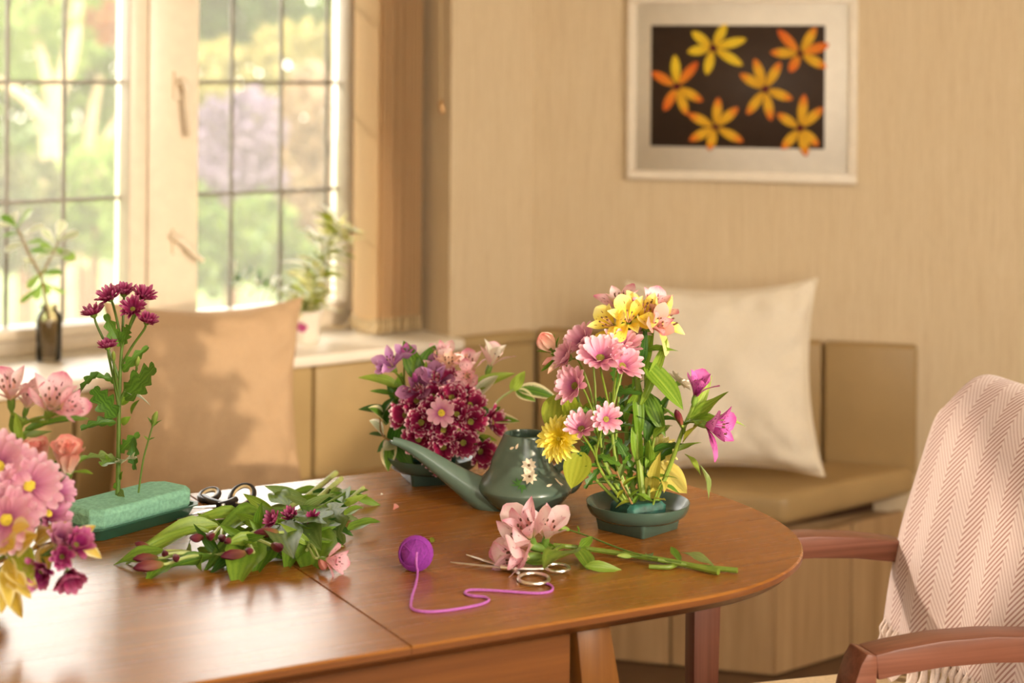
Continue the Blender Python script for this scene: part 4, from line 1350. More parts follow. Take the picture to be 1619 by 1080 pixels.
flower('chrysanthemum_stem', 'pink chrysanthemum spray on the left side of the tall arrangement, heads turned outwards', 'flower', GT,
       [base(-0.020, 0.006), t_(952, 715, 0.0), t_(938, 640, 0.0)], 0.0030, 0.0020,
       [('daisy', t_(922, 542, 0.0), (-0.55, -0.5, 0.65), 0.036, PK, 0.9, dict(cup=30)),
        ('daisy', t_(898, 565, -0.02), (-0.75, -0.35, 0.35), 0.029, PK, 0.8, dict(cup=30)),
        ('daisy', t_(909, 610, -0.045), (-0.55, -0.65, 0.3), 0.036, PK, 0.6, dict(cup=30))],
       leaves=[(t_(945, 655), t_(918, 640, -0.03), 0.4, 'mum', 'leaf_mum'), (t_(948, 690), t_(915, 722, -0.03), 0.4, 'mum', 'leaf_dark'), (t_(940, 640, 0.02), t_(905, 665, 0.03), 0.5, 'ovate', 'leaf_olive')])
flower('chrysanthemum_stem', 'short pink chrysanthemum spray with two lower heads in the tall arrangement', 'flower', GT,
       [base(-0.016, -0.016), t_(950, 745, -0.03), t_(940, 705, -0.045)], 0.0028, 0.0019,
       [('daisy', t_(919, 678, -0.07), (-0.15, -0.62, 0.75), 0.032, PK, 0.8, dict(cup=32, count=12)),
        ('daisy', t_(958, 663, -0.08), (0.12, -0.9, 0.35), 0.0275, PK, 0.9, dict(cup=24, count=13))],
       leaves=[(t_(945, 720, -0.03), t_(975, 728, -0.06), 0.42, 'mum', 'leaf_mum'), (t_(948, 740, -0.03), t_(925, 770, -0.05), 0.4, 'mum', 'leaf_mum')])
YL = ('tep_yellow', 'tep_yellow')
flower('alstroemeria_stem', 'yellow alstroemeria stem rising highest in the tall arrangement', 'flower', GT,
       [base(0.008, -0.004), t_(1008, 700, 0.0), t_(1008, 600, 0.01), t_(1003, 530, 0.015)], 0.0060, 0.0040,
       [('alstro', t_(975, 519, -0.02), (-0.60, -0.55, 0.45), 0.036, YL, 0.95, dict(spread=50)),
        ('alstro', t_(994, 514, -0.02), (0.0, -0.75, 0.55), 0.039, YL, 0.95, dict(spread=54)),
        ('alstro', t_(1012, 512, 0.0), (0.35, -0.35, 0.75), 0.042, YL, 0.95, dict(spread=45)),
        ('alstro', t_(1002, 505, 0.025), (0.1, 0.1, 1.0), 0.040, YL, 0.97, dict(spread=46)),
        ('alstro', t_(1030, 512, 0.01), (0.75, -0.35, 0.25), 0.044, ('pet_lemon', 'tep_yellow'), 0.9, dict(spread=58))],
       leaves=[(t_(1010, 560), t_(1066, 541, -0.02), 0.22, 'lance', 'leaf_mid', V((0, -0.4, 1))), (t_(1008, 600), t_(1040, 488, 0.0), 0.16, 'lance', 'leaf_bright'), (t_(1012, 640), t_(1052, 530, 0.0), 0.16, 'lance', 'leaf_bright', V((0.3, -1, 0.1))),
               (t_(1005, 580), t_(1030, 520, -0.03), 0.24, 'lance', 'leaf_dark'), (t_(1008, 690), t_(1014, 590, -0.02), 0.20, 'lance', 'leaf_mid', V((0.2, -1, 0))),
               (t_(1006, 560), t_(968, 490, 0.02), 0.22, 'lance', 'leaf_mid'), (t_(1012, 740), t_(1001, 650, -0.02), 0.2, 'lance', 'leaf_bright', V((-0.2, -1, 0)))])
flower('alstroemeria_stem', 'pink alstroemeria stem behind the yellow lilies of the tall arrangement', 'flower', GT,
       [base(0.014, 0.010), t_(1022, 700, 0.03), t_(1022, 590, 0.035), t_(1015, 520, 0.04)], 0.0050, 0.0036,
       [('alstro', t_(983, 497, 0.03), (-0.2, -0.2, 0.95), 0.040, ('tep_pink', 'tep_blush'), 0.95, dict(spread=40)),
        ('alstro', t_(1028, 505, 0.02), (0.2, -0.45, 0.8), 0.042, ('tep_pink', 'tep_pink'), 0.95, dict(spread=36)),
        ('alstro', t_(1026, 518, -0.02), (0.55, -0.7, 0.35), 0.034, ('tep_salmon', 'tep_pink'), 0.9, dict(spread=24))],
       leaves=[(t_(1020, 575), t_(1082, 643, -0.05), 0.40, 'lance', 'leaf_bright', V((0.35, -0.9, 0.4)), 1), (t_(1022, 620, 0.02), t_(1052, 690, -0.01), 0.34, 'lance', 'leaf_mid'), (t_(1020, 600), t_(1050, 560, 0.03), 0.26, 'lance', 'leaf_bright'),
               (t_(1024, 660, 0.02), t_(1062, 640, 0.05), 0.3, 'lance', 'leaf_mid'), (t_(1024, 700, 0.01), t_(1044, 610, 0.0), 0.24, 'lance', 'leaf_dark'), (t_(1022, 740), t_(1048, 690, 0.02), 0.3, 'lance', 'leaf_mid')])
flower('rose_stem', 'peach rosebud stem leaning out to the left of the tall arrangement', 'flower', GT,
       [base(-0.024, 0.018), t_(935, 700, 0.035), t_(905, 600, 0.04), t_(890, 562, 0.03)], 0.0026, 0.0022,
       [('rose', t_(876, 556, 0.025), (-0.55, -0.15, 0.75), 0.027, ('pet_rose',), None, dict(openk=0.7, rows=((3, 0.10, 88), (3, 0.18, 82))))],
       mat='stem_dark', leaves=[(t_(920, 640, 0.035), t_(868, 668, 0.03), 0.5, 'ovate', 'leaf_olive', V((0.1, -1, 0.3))), (t_(885, 566, 0.02), t_(868, 586, 0.0), 0.35, 'narrow', 'tep_peach'), (t_(884, 566, 0.02), t_(858, 574, 0.01), 0.45, 'narrow', 'tep_salmon'), (t_(884, 560), t_(855, 588, 0.01), 0.14, 'narrow', 'leaf_mid')])
flower('chrysanthemum_stem', 'yellow chrysanthemum hanging over the side toward the watering can', 'flower', GT,
       [base(-0.024, -0.004), t_(930, 745, -0.02), t_(905, 705, -0.03)], 0.0028, 0.0022,
       [('spider', t_(884, 694, -0.04), (-0.45, -0.80, 0.20), 0.038, ('pet_yellow', 'disc_bright'), 1.0, dict(count=30, layers=3, width=0.22, cup=6, disc=0.16))],
       leaves=[(t_(880, 625, 0.0), t_(872, 688, -0.03), 0.62, 'ovate', 'leaf_olive', V((-0.2, -1, 0.1)), 0), (t_(920, 715, -0.03), t_(903, 776, -0.07), 0.66, 'ovate', 'leaf_olive', V((-0.2, -1, 0.1)), 0), (t_(905, 660, -0.01), t_(889, 612, -0.03), 0.5, 'ovate', 'leaf_olive')])
flower('chrysanthemum_stem', 'pale yellow chrysanthemum low at the back right of the tall arrangement', 'flower', GT,
       [base(0.018, 0.016), t_(1030, 745, 0.05), t_(1034, 720, 0.055)], 0.0030, 0.0022,
       [('spider', t_(1038, 716, 0.05), (0.2, -0.8, 0.5), 0.036, ('pet_lemon', 'disc_bright'), None, dict(count=22, layers=3, width=0.2, cup=16)),
        ('spider', t_(1073, 605, 0.06), (0.6, 0.2, 0.7), 0.022, ('pet_white', 'disc_bright'), 0.9, dict(count=16, width=0.25))],
       leaves=[(t_(1040, 735, 0.04), t_(1085, 782, 0.02), 0.66, 'ovate', 'leaf_yellow', V((0.3, -1, 0.3)), 0), (t_(1030, 740, 0.03), t_(1060, 700, 0.02), 0.5, 'mum', 'leaf_dark'), (t_(1028, 750, 0.03), t_(1005, 700, 0.02), 0.5, 'mum', 'leaf_mum'), (t_(1034, 790, 0.01), t_(1026, 735, -0.02), 0.4, 'ovate', 'leaf_yellow')])
PU = ('tep_purple', 'tep_purple')
flower('alstroemeria_stem', 'purple alstroemeria stem leaning right out of the tall arrangement', 'flower', GT,
       [base(0.024, 0.000), t_(1060, 735, 0.0), t_(1076, 690, -0.005), t_(1088, 660, -0.01)], 0.0038, 0.0030,
       [('alstro', t_(1098, 634, -0.01), (0.18, -0.25, 0.95), 0.039, PU, 0.95, dict(spread=22)),
        ('alstro', t_(1108, 670, -0.03), (0.85, -0.45, -0.15), 0.045, PU, 0.9, dict(spread=40)),
        ('bud', t_(1078, 672, -0.03), (-0.35, -0.4, 0.85), 0.031, ('bud_maroon',), 0.85)],
       leaves=[(t_(1090, 660), t_(1128, 600, -0.01), 0.26, 'lance', 'leaf_bright', V((0.2, -1, 0.2))), (t_(1092, 665), t_(1158, 622, -0.03), 0.24, 'lance', 'leaf_bright', V((0, -0.7, 0.8))), (t_(1090, 668), t_(1136, 652, -0.04), 0.30, 'lance', 'leaf_mid', V((0, -0.6, 0.9))),
               (t_(1082, 690), t_(1066, 640, -0.03), 0.28, 'lance', 'leaf_mid'), (t_(1120, 660), t_(1180, 661, -0.01), 0.17, 'lance', 'leaf_bright', V((0, -0.4, 1)), 2), (t_(1080, 700), t_(1106, 662, -0.04), 0.24, 'lance', 'leaf_olive'), (t_(1070, 715), t_(1102, 690, 0.0), 0.22, 'lance', 'leaf_bright'),
               (t_(1082, 718), t_(1112, 742, -0.03), 0.26, 'lance', 'leaf_bright', V((0.6, -0.7, 0.6)), 2), (t_(1107, 736, -0.03), t_(1133, 788, -0.03), 0.18, 'lance', 'leaf_pale', V((0.8, -0.6, 0.3)), 2)])
flower('chrysanthemum_stem', 'bare trimmed foliage stem standing in the middle of the tall arrangement', 'flower', GT,
       [base(-0.002, 0.012), t_(992, 720, 0.02), t_(990, 610, 0.025)], 0.0045, 0.0030, [],
       leaves=[], auto=[(9, 0.15, 0.98, 0.06, 0.30, 'lance', ['leaf_mid', 'leaf_bright', 'leaf_dark'], 0.6, 0.8)])
for lb_, dx_, dy_, p1_, p2_, mt_, kd_, n_, L_, w_ in (('grey green leafy carnation stem at the front left of the tall arrangement', -0.014, -0.010, (955, 730, -0.02), (948, 660, -0.02), ['leaf_pale', 'leaf_mum'], 'lance', 14, 0.045, 0.12),
        ('dark leafy stem among the pink chrysanthemum stalks of the tall arrangement', -0.006, 0.002, (975, 720, 0.0), (980, 600, 0.0), ['leaf_dark', 'leaf_mum'], 'mum', 12, 0.042, 0.42),
        ('green leafy stem between the yellow and purple lilies of the tall arrangement', 0.016, 0.004, (1030, 720, 0.01), (1045, 640, 0.01), ['leaf_mid', 'leaf_bright', 'leaf_dark'], 'lance', 12, 0.055, 0.28)):
    flower('foliage_stem', lb_, 'foliage', GT, [base(dx_, dy_), t_(*p1_), t_(*p2_)], 0.0030, 0.0018, [], 'stem_green', auto=[(n_, 0.2, 0.98, L_, w_, kd_, mt_, 0.7, 0.7)])
flower('foliage_sprig', 'short leafy sprig filling the foot of the tall arrangement', 'foliage', GT,
       [base(-0.006, -0.022), t_(985, 770, -0.035), t_(975, 745, -0.04)], 0.0020, 0.0012, [], 'stem_brown', auto=[(10, 0.1, 0.95, 0.028, 0.34, 'ovate', ['leaf_olive', 'leaf_mid', 'leaf_pale'])])
flower('foliage_sprig', 'short leafy sprig at the right of the foot of the tall arrangement', 'foliage', GT,
       [base(0.020, -0.018), t_(1040, 775, -0.02), t_(1052, 755, -0.02)], 0.0020, 0.0012, [], 'stem_green', auto=[(8, 0.1, 0.95, 0.030, 0.34, 'lance', ['leaf_yellow', 'leaf_mid', 'leaf_bright'])])

# --- maroon arrangement behind the watering can
def m_(px, py, dy=0.0): return at(px, py, mid_c.y + dy)
mb = lambda dx, dy: mid_c + V((dx, dy, 0.036))
GM = 'flower stems in the maroon arrangement'
MR = ('pet_maroon', 'disc_green')
kwm = dict(count=17, layers=2, width=0.30, cup=20, disc=0.27)
def maroon(label, heads, bx, by, mid_px):
    flower('chrysanthemum_stem', label, 'flower', GM, [mb(bx, by), m_(*mid_px)], 0.0028, 0.0022,
           [('curl', m_(x, y, d), n, r * 1.22, MR, 0.8, kwm) for x, y, d, n, r in heads],
           leaves=[(m_(mid_px[0], mid_px[1]), m_(mid_px[0] + rnd.uniform(-30, 30), mid_px[1] + rnd.uniform(-5, 35), -0.03), 0.45, 'mum', 'leaf_dark') for _ in range(3)])
maroon('maroon chrysanthemum spray with white petal tips at the left of the rear arrangement', [(659, 634, -0.05, (-0.3, -0.75, 0.5), 0.025), (641, 656, -0.05, (-0.5, -0.75, 0.25), 0.025), (666, 668, -0.075, (-0.1, -0.95, 0.2), 0.0255), (662, 694, -0.075, (-0.2, -0.95, 0.1), 0.027)], -0.02, -0.01, (668, 705, -0.01))
maroon('maroon chrysanthemum spray with white petal tips low in the middle of the rear arrangement', [(701, 707, -0.085, (0, -0.98, 0.05), 0.0255), (701, 680, -0.08, (0.05, -0.95, 0.25), 0.024), (732, 700, -0.08, (0.2, -0.95, 0.1), 0.0255), (690, 727, -0.07, (-0.1, -0.9, -0.3), 0.022)], 0.0, -0.02, (702, 720, -0.02))
maroon('maroon chrysanthemum spray with white petal tips at the right of the rear arrangement', [(743, 641, -0.05, (0.4, -0.75, 0.45), 0.0255), (744, 667, -0.07, (0.3, -0.9, 0.25), 0.0255), (777, 668, -0.02, (0.75, -0.55, 0.25), 0.0255), (759, 714, -0.06, (0.45, -0.85, -0.05), 0.0255)], 0.02, -0.008, (738, 705, -0.01))
maroon('maroon chrysanthemum spray with white petal tips at the top of the rear arrangement', [(704, 606, -0.035, (0.05, -0.6, 0.75), 0.0255), (714, 629, -0.055, (0.1, -0.8, 0.55), 0.025), (684, 627, -0.05, (-0.1, -0.8, 0.5), 0.023), (728, 620, -0.04, (0.3, -0.7, 0.6), 0.0225), (683, 648, -0.07, (0.0, -0.9, 0.3), 0.022), (722, 655, -0.075, (0.1, -0.9, 0.35), 0.0225)], 0.004, 0.0, (704, 670, -0.02))
flower('chrysanthemum_stem', 'single pale pink chrysanthemum amid the maroon heads of the rear arrangement', 'flower', GM, [mb(-0.004, -0.014), m_(698, 690, -0.05)], 0.0024, 0.0018,
       [('daisy', m_(698, 653, -0.10), (0, -0.92, 0.35), 0.0255, ('pet_pink', 'disc_bright'), 1.0, dict(count=10, layers=1, width=0.46, cup=14, disc=0.26))])
flower('alstroemeria_stem', 'mauve alstroemeria stem above the maroon heads of the rear arrangement', 'flower', GM, [mb(-0.012, 0.0), m_(672, 680, -0.01), m_(675, 625, -0.01)], 0.0032, 0.0026,
       [('alstro', m_(664, 622, -0.04), (-0.15, -0.75, 0.55), 0.034, ('tep_mauve', 'tep_mauve'), 0.9, dict(spread=36)), ('alstro', m_(688, 612, -0.03), (0.05, -0.55, 0.8), 0.035, ('tep_mauve', 'tep_lilac'), 0.95, dict(spread=34)), ('bud', m_(657, 605, -0.05), (-0.1, -0.6, 0.8), 0.024, ('tep_purple',), 0.9)])
flower('alstroemeria_stem', 'lilac alstroemeria stem at the upper left of the rear arrangement', 'flower', GM, [mb(-0.024, 0.012), m_(645, 650, 0.01), m_(638, 595, 0.01)], 0.0028, 0.0022,
       [('alstro', m_(624, 584, 0.0), (-0.3, -0.5, 0.8), 0.034, ('tep_lilac', 'tep_lilac'), 0.95, dict(spread=38)), ('alstro', m_(640, 574, 0.0), (0.1, -0.3, 0.9), 0.028, ('tep_lilac', 'tep_purple'), 0.95, dict(spread=26)), ('alstro', m_(617, 586, -0.02), (-0.7, -0.5, 0.3), 0.022, ('tep_lilac', 'tep_lilac'), 0.9, dict(spread=20))])
flower('alstroemeria_stem', 'blush and peach alstroemeria stem at the top of the rear arrangement', 'flower', GM, [mb(0.0, 0.014), m_(703, 650, 0.02), m_(703, 600, 0.02)], 0.0032, 0.0026,
       [('alstro', m_(703, 578, 0.02), (-0.1, -0.2, 0.95), 0.035, ('tep_blush', 'tep_pink'), 0.95, dict(spread=24)), ('alstro', m_(708, 590, 0.0), (0.1, -0.4, 0.9), 0.036, ('tep_peach', 'tep_peach'), 0.95, dict(spread=34)), ('alstro', m_(690, 590, -0.01), (-0.3, -0.6, 0.7), 0.027, ('tep_mauve', 'tep_pink'), 0.9, dict(spread=30))])
flower('alstroemeria_stem', 'pink and white alstroemeria stem at the upper right of the rear arrangement', 'flower', GM, [mb(0.016, 0.010), m_(735, 650, 0.02), m_(742, 605, 0.02)], 0.0032, 0.0026,
       [('alstro', m_(743, 594, 0.0), (0.0, -0.3, 0.95), 0.037, ('tep_pink', 'tep_blush'), 0.95, dict(spread=32)), ('alstro', m_(740, 594, -0.03), (-0.1, -0.85, 0.1), 0.030, ('tep_pink', 'tep_pink'), 0.9, dict(spread=32)), ('alstro', m_(772, 586, 0.01), (0.35, -0.1, 0.95), 0.042, ('tep_blush', 'pet_white'), 0.9, dict(spread=20))],
       leaves=[(m_(748, 618), m_(796, 581, -0.02), 0.36, 'ovate', 'leaf_bright', V((0, -0.8, 0.8))), (m_(750, 625), m_(792, 594, -0.03), 0.34, 'ovate', 'leaf_silver', V((0.1, -0.9, 0.6))), (m_(745, 630), m_(733, 610, -0.04), 0.4, 'lance', 'leaf_mid')])
flower('foliage_sprig', 'broad leaved green sprig standing up at the top left of the rear arrangement', 'foliage', GM, [mb(-0.016, 0.018), m_(660, 660, 0.02), m_(664, 600, 0.02)], 0.0026, 0.0016, [],
       leaves=[(m_(664, 602, -0.015), m_(639, 539, -0.01), 0.46, 'ovate', 'leaf_mid', V((0.1, -1, 0.2))), (m_(668, 600, -0.02), m_(684, 544, -0.01), 0.62, 'ovate', 'leaf_mid', V((-0.2, -1, 0.2))), (m_(664, 606), m_(672, 560, 0.0), 0.3, 'lance', 'leaf_bright'), (m_(662, 612, -0.02), m_(650, 570, -0.02), 0.42, 'ovate', 'leaf_mid'), (m_(664, 612, -0.02), m_(676, 572, -0.03), 0.4, 'ovate', 'leaf_bright'), (m_(668, 610), m_(695, 590, 0.03), 0.4, 'ovate', 'leaf_mid')])
flower('foliage_sprig', 'leafy green sprig spreading out on the left of the rear arrangement', 'foliage', GM, [mb(-0.028, 0.0), m_(640, 670, 0.0), m_(622, 620, 0.0)], 0.0024, 0.0014, [],
       leaves=[(m_(628, 612), m_(578, 583, -0.01), 0.34, 'ovate', 'leaf_bright', V((-0.1, -0.7, 0.9))), (m_(630, 618), m_(600, 588, 0.01), 0.4, 'ovate', 'leaf_mid'), (m_(624, 624), m_(583, 622, -0.02), 0.30, 'ovate', 'leaf_mid', V((0, -0.6, 1))), (m_(630, 628), m_(655, 606, -0.03), 0.42, 'ovate', 'leaf_bright'), (m_(632, 640), m_(612, 600, 0.0), 0.4, 'ovate', 'leaf_dark'), (m_(626, 620), m_(636, 588, 0.01), 0.42, 'ovate', 'leaf_mid'), (m_(634, 640), m_(618, 622, -0.04), 0.42, 'ovate', 'leaf_bright')])
flower('foliage_sprig', 'variegated evergreen sprig hanging at the lower left of the rear arrangement', 'foliage', GM, [mb(-0.030, -0.010), m_(640, 705, -0.02), m_(606, 690, -0.02), m_(600, 655, -0.02)], 0.0024, 0.0014, [], 'stem_brown',
       leaves=[(m_(612, 655), m_(583, 636, -0.03), 0.45, 'ovate', 'leaf_dark'), (m_(604, 660), m_(612, 628, -0.03), 0.4, 'ovate', 'leaf_dark'), (m_(608, 668), m_(598, 640, -0.05), 0.5, 'ovate', 'leaf_varieg'), (m_(612, 672), m_(632, 634, -0.03), 0.5, 'ovate', 'leaf_dark'), (m_(610, 690), m_(582, 690, -0.03), 0.45, 'ovate', 'leaf_dark', V((0, -0.5, 1))), (m_(606, 685), m_(588, 664, -0.04), 0.5, 'ovate', 'leaf_silver'), (m_(618, 700), m_(612, 742, -0.05), 0.5, 'ovate', 'leaf_varieg', V((-0.2, -1, 0.1))), (m_(620, 698), m_(636, 665, -0.04), 0.5, 'ovate', 'leaf_dark'), (m_(622, 700), m_(604, 716, -0.05), 0.45, 'ovate', 'leaf_silver'), (m_(626, 705), m_(646, 690, -0.05), 0.4, 'ovate', 'leaf_varieg'), (m_(616, 695), m_(598, 712, -0.02), 0.45, 'ovate', 'leaf_dark'), (m_(626, 700), m_(640, 725, -0.06), 0.45, 'ovate', 'leaf_dark'), (m_(624, 690), m_(655, 715, -0.04), 0.4, 'ovate', 'leaf_dark')])
flower('foliage_sprig', 'variegated sprig reaching right from the rear arrangement toward the tall one', 'foliage', GM, [mb(0.026, 0.004), m_(760, 680, 0.0), m_(786, 636, -0.01), m_(812, 616, -0.01)], 0.0026, 0.0018, [], 'stem_pale',
       leaves=[(m_(808, 618, -0.01), m_(830, 586, -0.01), 0.5, 'ovate', 'leaf_bright', V((0.1, -1, 0.1))), (m_(820, 616, -0.01), m_(882, 621, -0.02), 0.46, 'ovate', 'leaf_varieg', V((-0.1, -0.7, 0.8)), 2), (m_(816, 618, -0.01), m_(846, 633, -0.03), 0.5, 'ovate', 'leaf_varieg', V((0.1, -0.9, 0.4))), (m_(770, 660), m_(823, 670, -0.02), 0.36, 'ovate', 'leaf_varieg', V((0, -0.8, 0.7))), (m_(760, 670), m_(790, 640, 0.01), 0.4, 'ovate', 'leaf_mid'), (m_(755, 690), m_(786, 700, -0.01), 0.4, 'ovate', 'leaf_bright'), (m_(750, 650), m_(790, 652, 0.02), 0.45, 'ovate', 'leaf_dark'), (m_(748, 690, 0), m_(780, 735, -0.03), 0.4, 'ovate', 'leaf_mid')])

# --- pink and yellow arrangement at the left edge
def l_(px, py, dy=0.0): return at(px, py, left_c.y + dy)
lb = lambda dx, dy: left_c + V((dx, dy, 0.036))
GL = 'flower stems in the left arrangement'
flower('alstroemeria_stem', 'pink alstroemeria stem standing highest in the left arrangement', 'flower', GL, [lb(0.006, 0.02), l_(10, 800, 0.05), l_(25, 700, 0.05), l_(40, 660, 0.05)], 0.0042, 0.003,
       [('alstro', l_(18, 640, 0.04), (0.05, -0.35, 0.95), 0.042, ('tep_pink', 'tep_blush'), 0.95, dict(spread=34)), ('alstro', l_(76, 655, 0.04), (0.35, -0.5, 0.8), 0.045, ('tep_pink', 'tep_blush'), 0.95, dict(spread=36)), ('alstro', l_(92, 652, 0.03), (0.7, -0.45, 0.4), 0.034, ('tep_pink', 'tep_pink'), 0.9, dict(spread=30)), ('alstro', l_(40, 652, 0.06), (0.3, -0.1, 0.9), 0.03, ('tep_blush', 'tep_blush'), 0.95, dict(spread=28))],
       leaves=[(l_(30, 690, 0.05), l_(2, 640, 0.04), 0.3, 'lance', 'leaf_mid'), (l_(40, 680, 0.05), l_(140, 655, 0.06), 0.20, 'lance', 'leaf_mid', V((0, -0.6, 0.9))), (l_(30, 700, 0.04), l_(10, 678, 0.01), 0.4, 'lance', 'leaf_dark'), (l_(40, 690, 0.04), l_(84, 685, 0.05), 0.3, 'lance', 'leaf_pale'), (l_(32, 710, 0.04), l_(22, 650, 0.03), 0.24, 'lance', 'leaf_bright'), (l_(36, 700, 0.05), l_(60, 650, 0.05), 0.2, 'lance', 'leaf_mid'), (l_(28, 720, 0.04), l_(-8, 700, 0.01), 0.4, 'lance', 'leaf_mid')])
flower('rose_stem', 'coral pink rose at the right of the left arrangement', 'flower', GL, [lb(0.03, 0.016), l_(60, 800, 0.03), l_(98, 746, 0.03)], 0.003, 0.0026, [('rose', l_(106, 745, 0.025), (0.15, -0.35, 0.9), 0.035, ('pet_rose',), None, dict(openk=1.0))], 'stem_dark',
       leaves=[(l_(100, 752, 0.03), l_(138, 708, 0.02), 0.2, 'lance', 'leaf_mid'), (l_(96, 752, 0.03), l_(76, 738, 0.0), 0.4, 'ovate', 'leaf_mid')])
flower('rose_stem', 'soft pink rose behind the chrysanthemums of the left arrangement', 'flower', GL, [lb(0.018, 0.024), l_(40, 800, 0.05), l_(56, 750, 0.05)], 0.003, 0.0026, [('rose', l_(57, 742, 0.04), (0.0, -0.4, 0.9), 0.032, ('pet_rose',), None, dict(openk=1.0))], 'stem_dark')
PKL = ('pet_pink', 'disc_bright')
flower('chrysanthemum_stem', 'large pink chrysanthemum spray with yellow eyes in the left arrangement', 'flower', GL, [lb(-0.004, -0.006), l_(0, 840, -0.02), l_(10, 790, -0.03)], 0.0034, 0.0024,
       [('daisy', l_(-2, 738, -0.06), (0.05, -0.85, 0.5), 0.047, PKL, 0.8, dict(count=20)), ('daisy', l_(46, 768, -0.06), (0.35, -0.85, 0.35), 0.045, PKL, 0.9, dict(count=20)), ('daisy', l_(10, 822, -0.09), (0.2, -0.95, 0.2), 0.045, PKL, 0.7, dict(count=20))],
       leaves=[(l_(30, 800, -0.02), l_(62, 826, -0.04), 0.5, 'mum', 'leaf_dark')])
flower('chrysanthemum_stem', 'pink chrysanthemum spray seen from the side at the right of the left arrangement', 'flower', GL, [lb(0.026, -0.004), l_(50, 840, 0.0), l_(66, 800, 0.0)], 0.003, 0.0022,
       [('daisy', l_(88, 777, -0.01), (0.75, -0.3, 0.55), 0.030, ('pet_pinkdeep', 'disc_bright'), 0.9, dict(cup=26)), ('daisy', l_(76, 812, -0.03), (0.65, -0.5, 0.6), 0.033, ('pet_pinkdeep', 'disc_bright'), 0.8, dict(cup=26))],
       leaves=[(l_(62, 815, -0.01), l_(70, 848, -0.05), 0.5, 'mum', 'leaf_dark')])
flower('chrysanthemum_stem', 'magenta chrysanthemum spray drooping over the edge of the left arrangement', 'flower', GL, [lb(0.03, -0.016), l_(45, 885, -0.05), l_(70, 878, -0.07)], 0.0026, 0.0018,
       [('curl', l_(94, 856, -0.07), (0.3, -0.6, 0.75), 0.027, ('pet_pinkdeep', 'disc_green'), 0.95, dict(count=14, cup=34, width=0.34)), ('curl', l_(120, 862, -0.07), (0.6, -0.6, 0.5), 0.027, ('pet_magenta', 'disc_green'), 1.0, dict(count=14, cup=30, width=0.34)), ('curl', l_(66, 902, -0.10), (-0.1, -0.95, -0.1), 0.030, ('pet_magenta', 'disc_green'), 0.8, dict(count=15, cup=34, width=0.34)), ('curl', l_(108, 908, -0.08), (0.4, -0.75, -0.55), 0.027, ('pet_wine', 'disc_green'), 0.95, dict(count=14, cup=22, width=0.34)), ('curl', l_(98, 880, -0.09), (0.3, -0.85, 0.2), 0.022, ('pet_magenta', 'disc_green'), 0.95, dict(count=12, cup=30, width=0.34))], 'stem_dark')
flower('foliage_sprig', 'golden variegated sprig drooping at the front of the left arrangement', 'foliage', GL, [lb(0.012, -0.03), l_(20, 880, -0.08), l_(15, 920, -0.11)], 0.0024, 0.0014, [], 'stem_brown',
       leaves=[(l_(20, 868, -0.08), l_(52, 846, -0.12), 0.55, 'ovate', 'leaf_gold'), (l_(10, 875, -0.09), l_(-12, 845, -0.12), 0.55, 'ovate', 'leaf_gold'), (l_(15, 890, -0.1), l_(48, 912, -0.13), 0.5, 'ovate', 'leaf_gold'), (l_(12, 900, -0.1), l_(-6, 935, -0.13), 0.5, 'ovate', 'leaf_gold'), (l_(18, 912, -0.11), l_(50, 945, -0.12), 0.5, 'ovate', 'leaf_gold'), (l_(15, 915, -0.11), l_(26, 982, -0.12), 0.42, 'ovate', 'leaf_gold'), (l_(8, 915, -0.11), l_(4, 968, -0.13), 0.45, 'ovate', 'leaf_gold'), (l_(20, 895, -0.1), l_(60, 935, -0.1), 0.45, 'ovate', 'leaf_gold'), (l_(10, 885, -0.1), l_(30, 935, -0.14), 0.5, 'ovate', 'leaf_gold'), (l_(0, 890, -0.1), l_(-16, 905, -0.13), 0.5, 'ovate', 'leaf_gold'), (l_(24, 870, -0.08), l_(44, 884, -0.13), 0.55, 'ovate', 'leaf_olive'), (l_(10, 850, -0.09), l_(40, 828, -0.14), 0.55, 'ovate', 'leaf_gold'), (l_(4, 860, -0.1), l_(28, 872, -0.15), 0.6, 'ovate', 'leaf_gold'), (l_(14, 905, -0.12), l_(40, 925, -0.15), 0.55, 'ovate', 'leaf_gold'), (l_(2, 905, -0.12), l_(20, 950, -0.15), 0.5, 'ovate', 'leaf_gold')])
flower('foliage_sprig', 'golden variegated sprig reaching right out of the left arrangement', 'foliage', GL, [lb(0.03, -0.008), l_(50, 870, -0.03), l_(110, 850, -0.04), l_(122, 846, -0.04)], 0.0022, 0.0014, [], 'stem_brown',
       leaves=[(l_(56, 858, -0.04), l_(92, 826, -0.06), 0.42, 'ovate', 'leaf_gold', V((0, -0.9, 0.5))), (l_(116, 850, -0.04), l_(152, 832, -0.03), 0.5, 'ovate', 'leaf_gold', V((0, -0.9, 0.4))), (l_(120, 852, -0.04), l_(156, 878, -0.05), 0.5, 'ovate', 'leaf_gold', V((0.1, -0.9, 0.4))), (l_(60, 862, -0.03), l_(46, 834, -0.08), 0.5, 'ovate', 'leaf_gold'), (l_(90, 856, -0.04), l_(84, 890, -0.07), 0.45, 'ovate', 'leaf_olive'), (l_(80, 860, -0.04), l_(60, 884, -0.1), 0.5, 'ovate', 'leaf_gold'), (l_(118, 850, -0.03), l_(140, 862, -0.02), 0.5, 'ovate', 'leaf_gold')])

